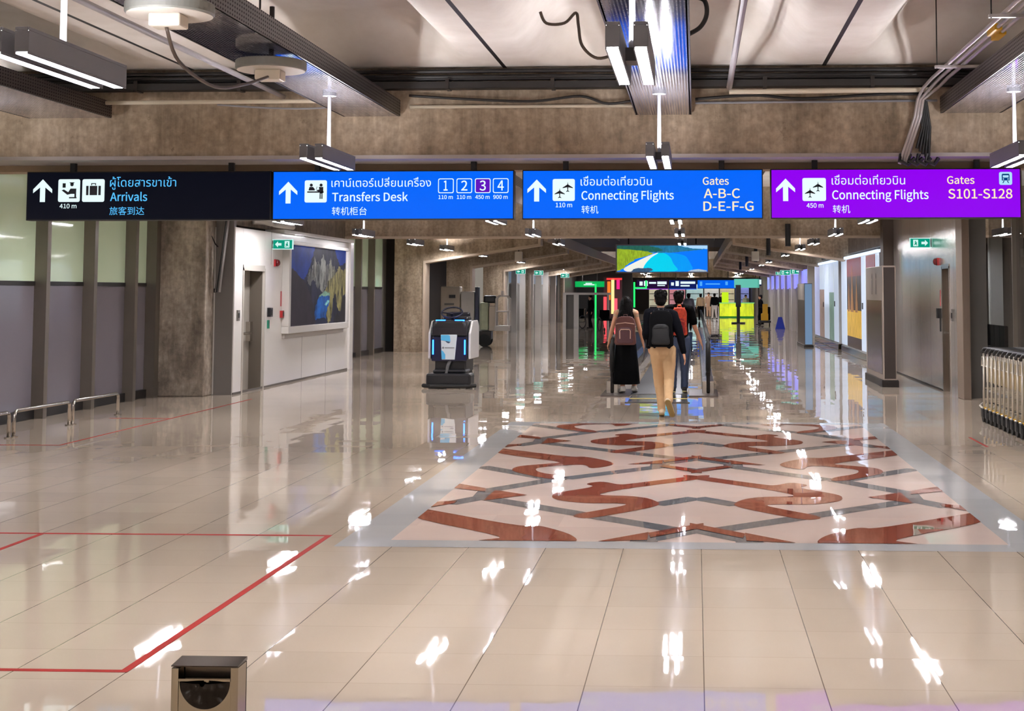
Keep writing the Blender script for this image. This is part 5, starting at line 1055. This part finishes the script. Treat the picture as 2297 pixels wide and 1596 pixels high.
# lime counter, dark post, cleaner with cart
t = thing('counter', 'bright lime green lit counter far down on the right', 'counter', (1.6, 96, 0)); lime = em('lime glow', (196, 236, 30), 1.05)
MB().box(0, 0, .08, 2.3, .6, .95).build('front', gl('lime panel', (176, 216, 34), .95, .9, 2.2), t); MB().box(-.05, -.05, .95, 2.35, .65, 1.0).build('top', em('pale green top', (120, 220, 150), .9), t); MB().box(0, .02, 0, 2.3, .6, .08).build('base', em('green base', (20, 120, 40), .8), t)
MB().box(.15, -.02, 1.0, .6, .2, 1.7).build('display', lime, t); MB().box(1.0, .5, 2.0, 2.7, .6, 2.6).build('header', em('aqua header', (110, 210, 190), .8), t); MB().box(2.6, .5, 0, 2.7, .6, 2.6).box(1.2, .5, 1, 1.3, .6, 2.0).build('header_post', dark_metal, t)
t = thing('bollard_post', 'tall dark slim post standing before the lime counter', 'post', (2.32, 78, 0)); MB().box(-.09, -.09, .05, .09, .09, 2.1).build('post', pm('post black', (22, 24, 24), 0.4), t); MB().box(-.14, -.12, .9, .14, .12, 2.1).build('display', pm('post display', (18, 18, 20), 0.2), t); MB().cyl((0, 0), .38, 0, .06, 20).build('base', dark_metal, t)
t = thing('cleaning_cart', 'yellow and black cleaning cart far down at the right wall', 'cart', (3.52, 73, 0)); yl = pm('cart yellow', (226, 176, 30), 0.4)
MB().box(-.3, -.35, .14, .3, .35, .26).build('base', black, t, bevel=0.03); MB().box(-.19, -.3, .22, .17, .1, .62).build('bucket', yl, t, bevel=0.04); MB().box(-.12, -.32, .6, .14, -.1, 1.1).build('sign_board', yl, t); MB().box(-.3, .1, .26, .3, .35, .95).build('bag', black_cloth, t, bevel=0.05)
for x in (-.24, .24):
    for y in (-.28, .28): MB().tube([(x - .02, y, .075), (x + .02, y, .075)], .075, 14).build('wheel', rubber, t)
simple('distant cleaner in dark clothes bending behind the yellow cart', 3.35, 73.75, 1.55, black_cloth, black_cloth, 90, .1)
t = thing('floor_cone', 'small blue floor sign standing at the far right wall', 'floor sign', (3.9, 66, 0)); MB().prism([(-.22, 0), (.22, 0), (.08, .55), (-.08, .55)], -.03, 0.0).build('front_leaf', pm('cone blue', (34, 60, 190), 0.5), t); MB().prism([(-.22, 0), (.22, 0), (.08, .55), (-.08, .55)], .25, .28).build('rear_leaf', MATS['cone blue'], t)
# far right shop front: white posts, violet fascia
fas = gl('violet fascia', (120, 120, 236), .25, .9, 1.5)
for i in range(7):
    y = 53.5 + 4.6 * i
    w = struct('window_%d' % (40 + i), MB().box(4.36, y, 0, 4.40, y + 4.6, 1.85), pm('lit shop glazing', (150, 138, 134), 0.06, 0, 0.5, 1.3)); struct('post', MB().box(4.2, y - .12, 0, 4.46, y + .25, 2.7), post_m, w); struct('post', MB().box(4.25, y + 2.3, 0, 4.42, y + 2.4, 1.9), post_m, w); struct('fascia', MB().box(4.3, y + .25, 1.85, 4.42, y + 4.5, 2.6), fas, w)
for i, (y, z) in enumerate(((60, 2.42), (66, 2.5), (58, 2.44))):
    exit_sign(3.55 + .15 * i, y, z, 'small exit sign far down the right side, %s one' % ['middle', 'farthest', 'nearest'][i], False, .42)
for i, (x, y, z) in enumerate(((-7.4, 58, 2.45), (-7.1, 62, 2.45), (-6.5, 68, 2.4))): exit_sign(x, y, z, 'small exit sign far down the left side, %s one' % ['nearest', 'middle', 'farthest'][i], True, .40)
for i, (x, y) in enumerate(((-5.85, 46.5), (1.95, 46.5))):
    t = thing('loudspeaker', 'pale boxy loudspeaker hung between far lamps, %s side' % ['left', 'right'][i], 'loudspeaker', (x, y, 2.72)); MB().box(-.12, 0, 0, .12, .2, .32).build('cabinet', ivory, t, bevel=0.02); MB().cyl((0, .1), .015, .32, 1.34, 8).build('rod', dark_metal, t)
for i, y in enumerate((31.62, 40.1, 48.57, 57.04, 65.51)):
    t = thing('line_speaker', 'slim black device on the concrete frames right of the screen, %s from the viewer' % ORD[i], 'hanging device', (2.05, y, 2.74 if i else 2.72), 0, 'black slim devices on the frames'); MB().cyl((0, 0), .06, 0, .5, 14).build('body', black, t); MB().box(-.03, 0, .3, .03, .09, .4).build('bracket', dark_metal, t)
# shop fronts closing the far end
for i, (x0, x1, c, n) in enumerate(((-3.9, -2.3, (232, 214, 186), 'cream'), (-2.2, -.9, (236, 150, 160), 'pink'), (-.8, .6, (190, 226, 224), 'pale aqua'), (.7, 1.9, (238, 232, 220), 'white'), (2.0, 3.2, (226, 208, 170), 'sand'), (3.3, 4.4, (150, 160, 236), 'lavender'))):
    t = thing('shop_display', '%s lit shop display at the far end of the hall' % n, 'shop display', (x0, 118, 0)); w = x1 - x0
    MB().box(0, .2, 0, w, .5, 2.3).build('back_panel', gl('display ' + n, c, .45, .55, 2.5), t); MB().box(0, -.05, 2.1, w, .2, 2.35).build('light_strip', em('strip ' + n, tuple(min(255, v + 20) for v in c), 1.3), t)
    for z in (.55, 1.05, 1.55): MB().box(.05, 0, z, w - .05, .2, z + .05).build('shelf', dark_metal, t)
    MB().box(.05, -.02, 0, w - .05, .2, .5).build('plinth', dark_metal, t)
# waiting benches in the room behind the right glazing
def bench(y, label):
    t = thing('waiting_bench', label, 'bench', (6.6, y, 0), 0, 'benches behind the right glazing')
    for k in range(4):
        MB().box(-.28, .6 * k + .03, .40, .28, .6 * k + .57, .46).build('seat', black_cloth, t, bevel=.02); MB().box(.24, .6 * k + .03, .46, .31, .6 * k + .57, .95).build('backrest', black_cloth, t, bevel=.02)
    MB().box(-.04, .1, .34, .04, 2.3, .40).build('beam', chrome, t)
    for q in (.3, 2.1): MB().box(-.25, q - .03, 0, .25, q + .03, .34).build('leg', chrome, t)
for y, n in ((23.2, 'nearest'), (27.4, 'middle'), (31.8, 'farthest')): bench(y, 'dark waiting bench seen through the right glazing, %s one' % n)
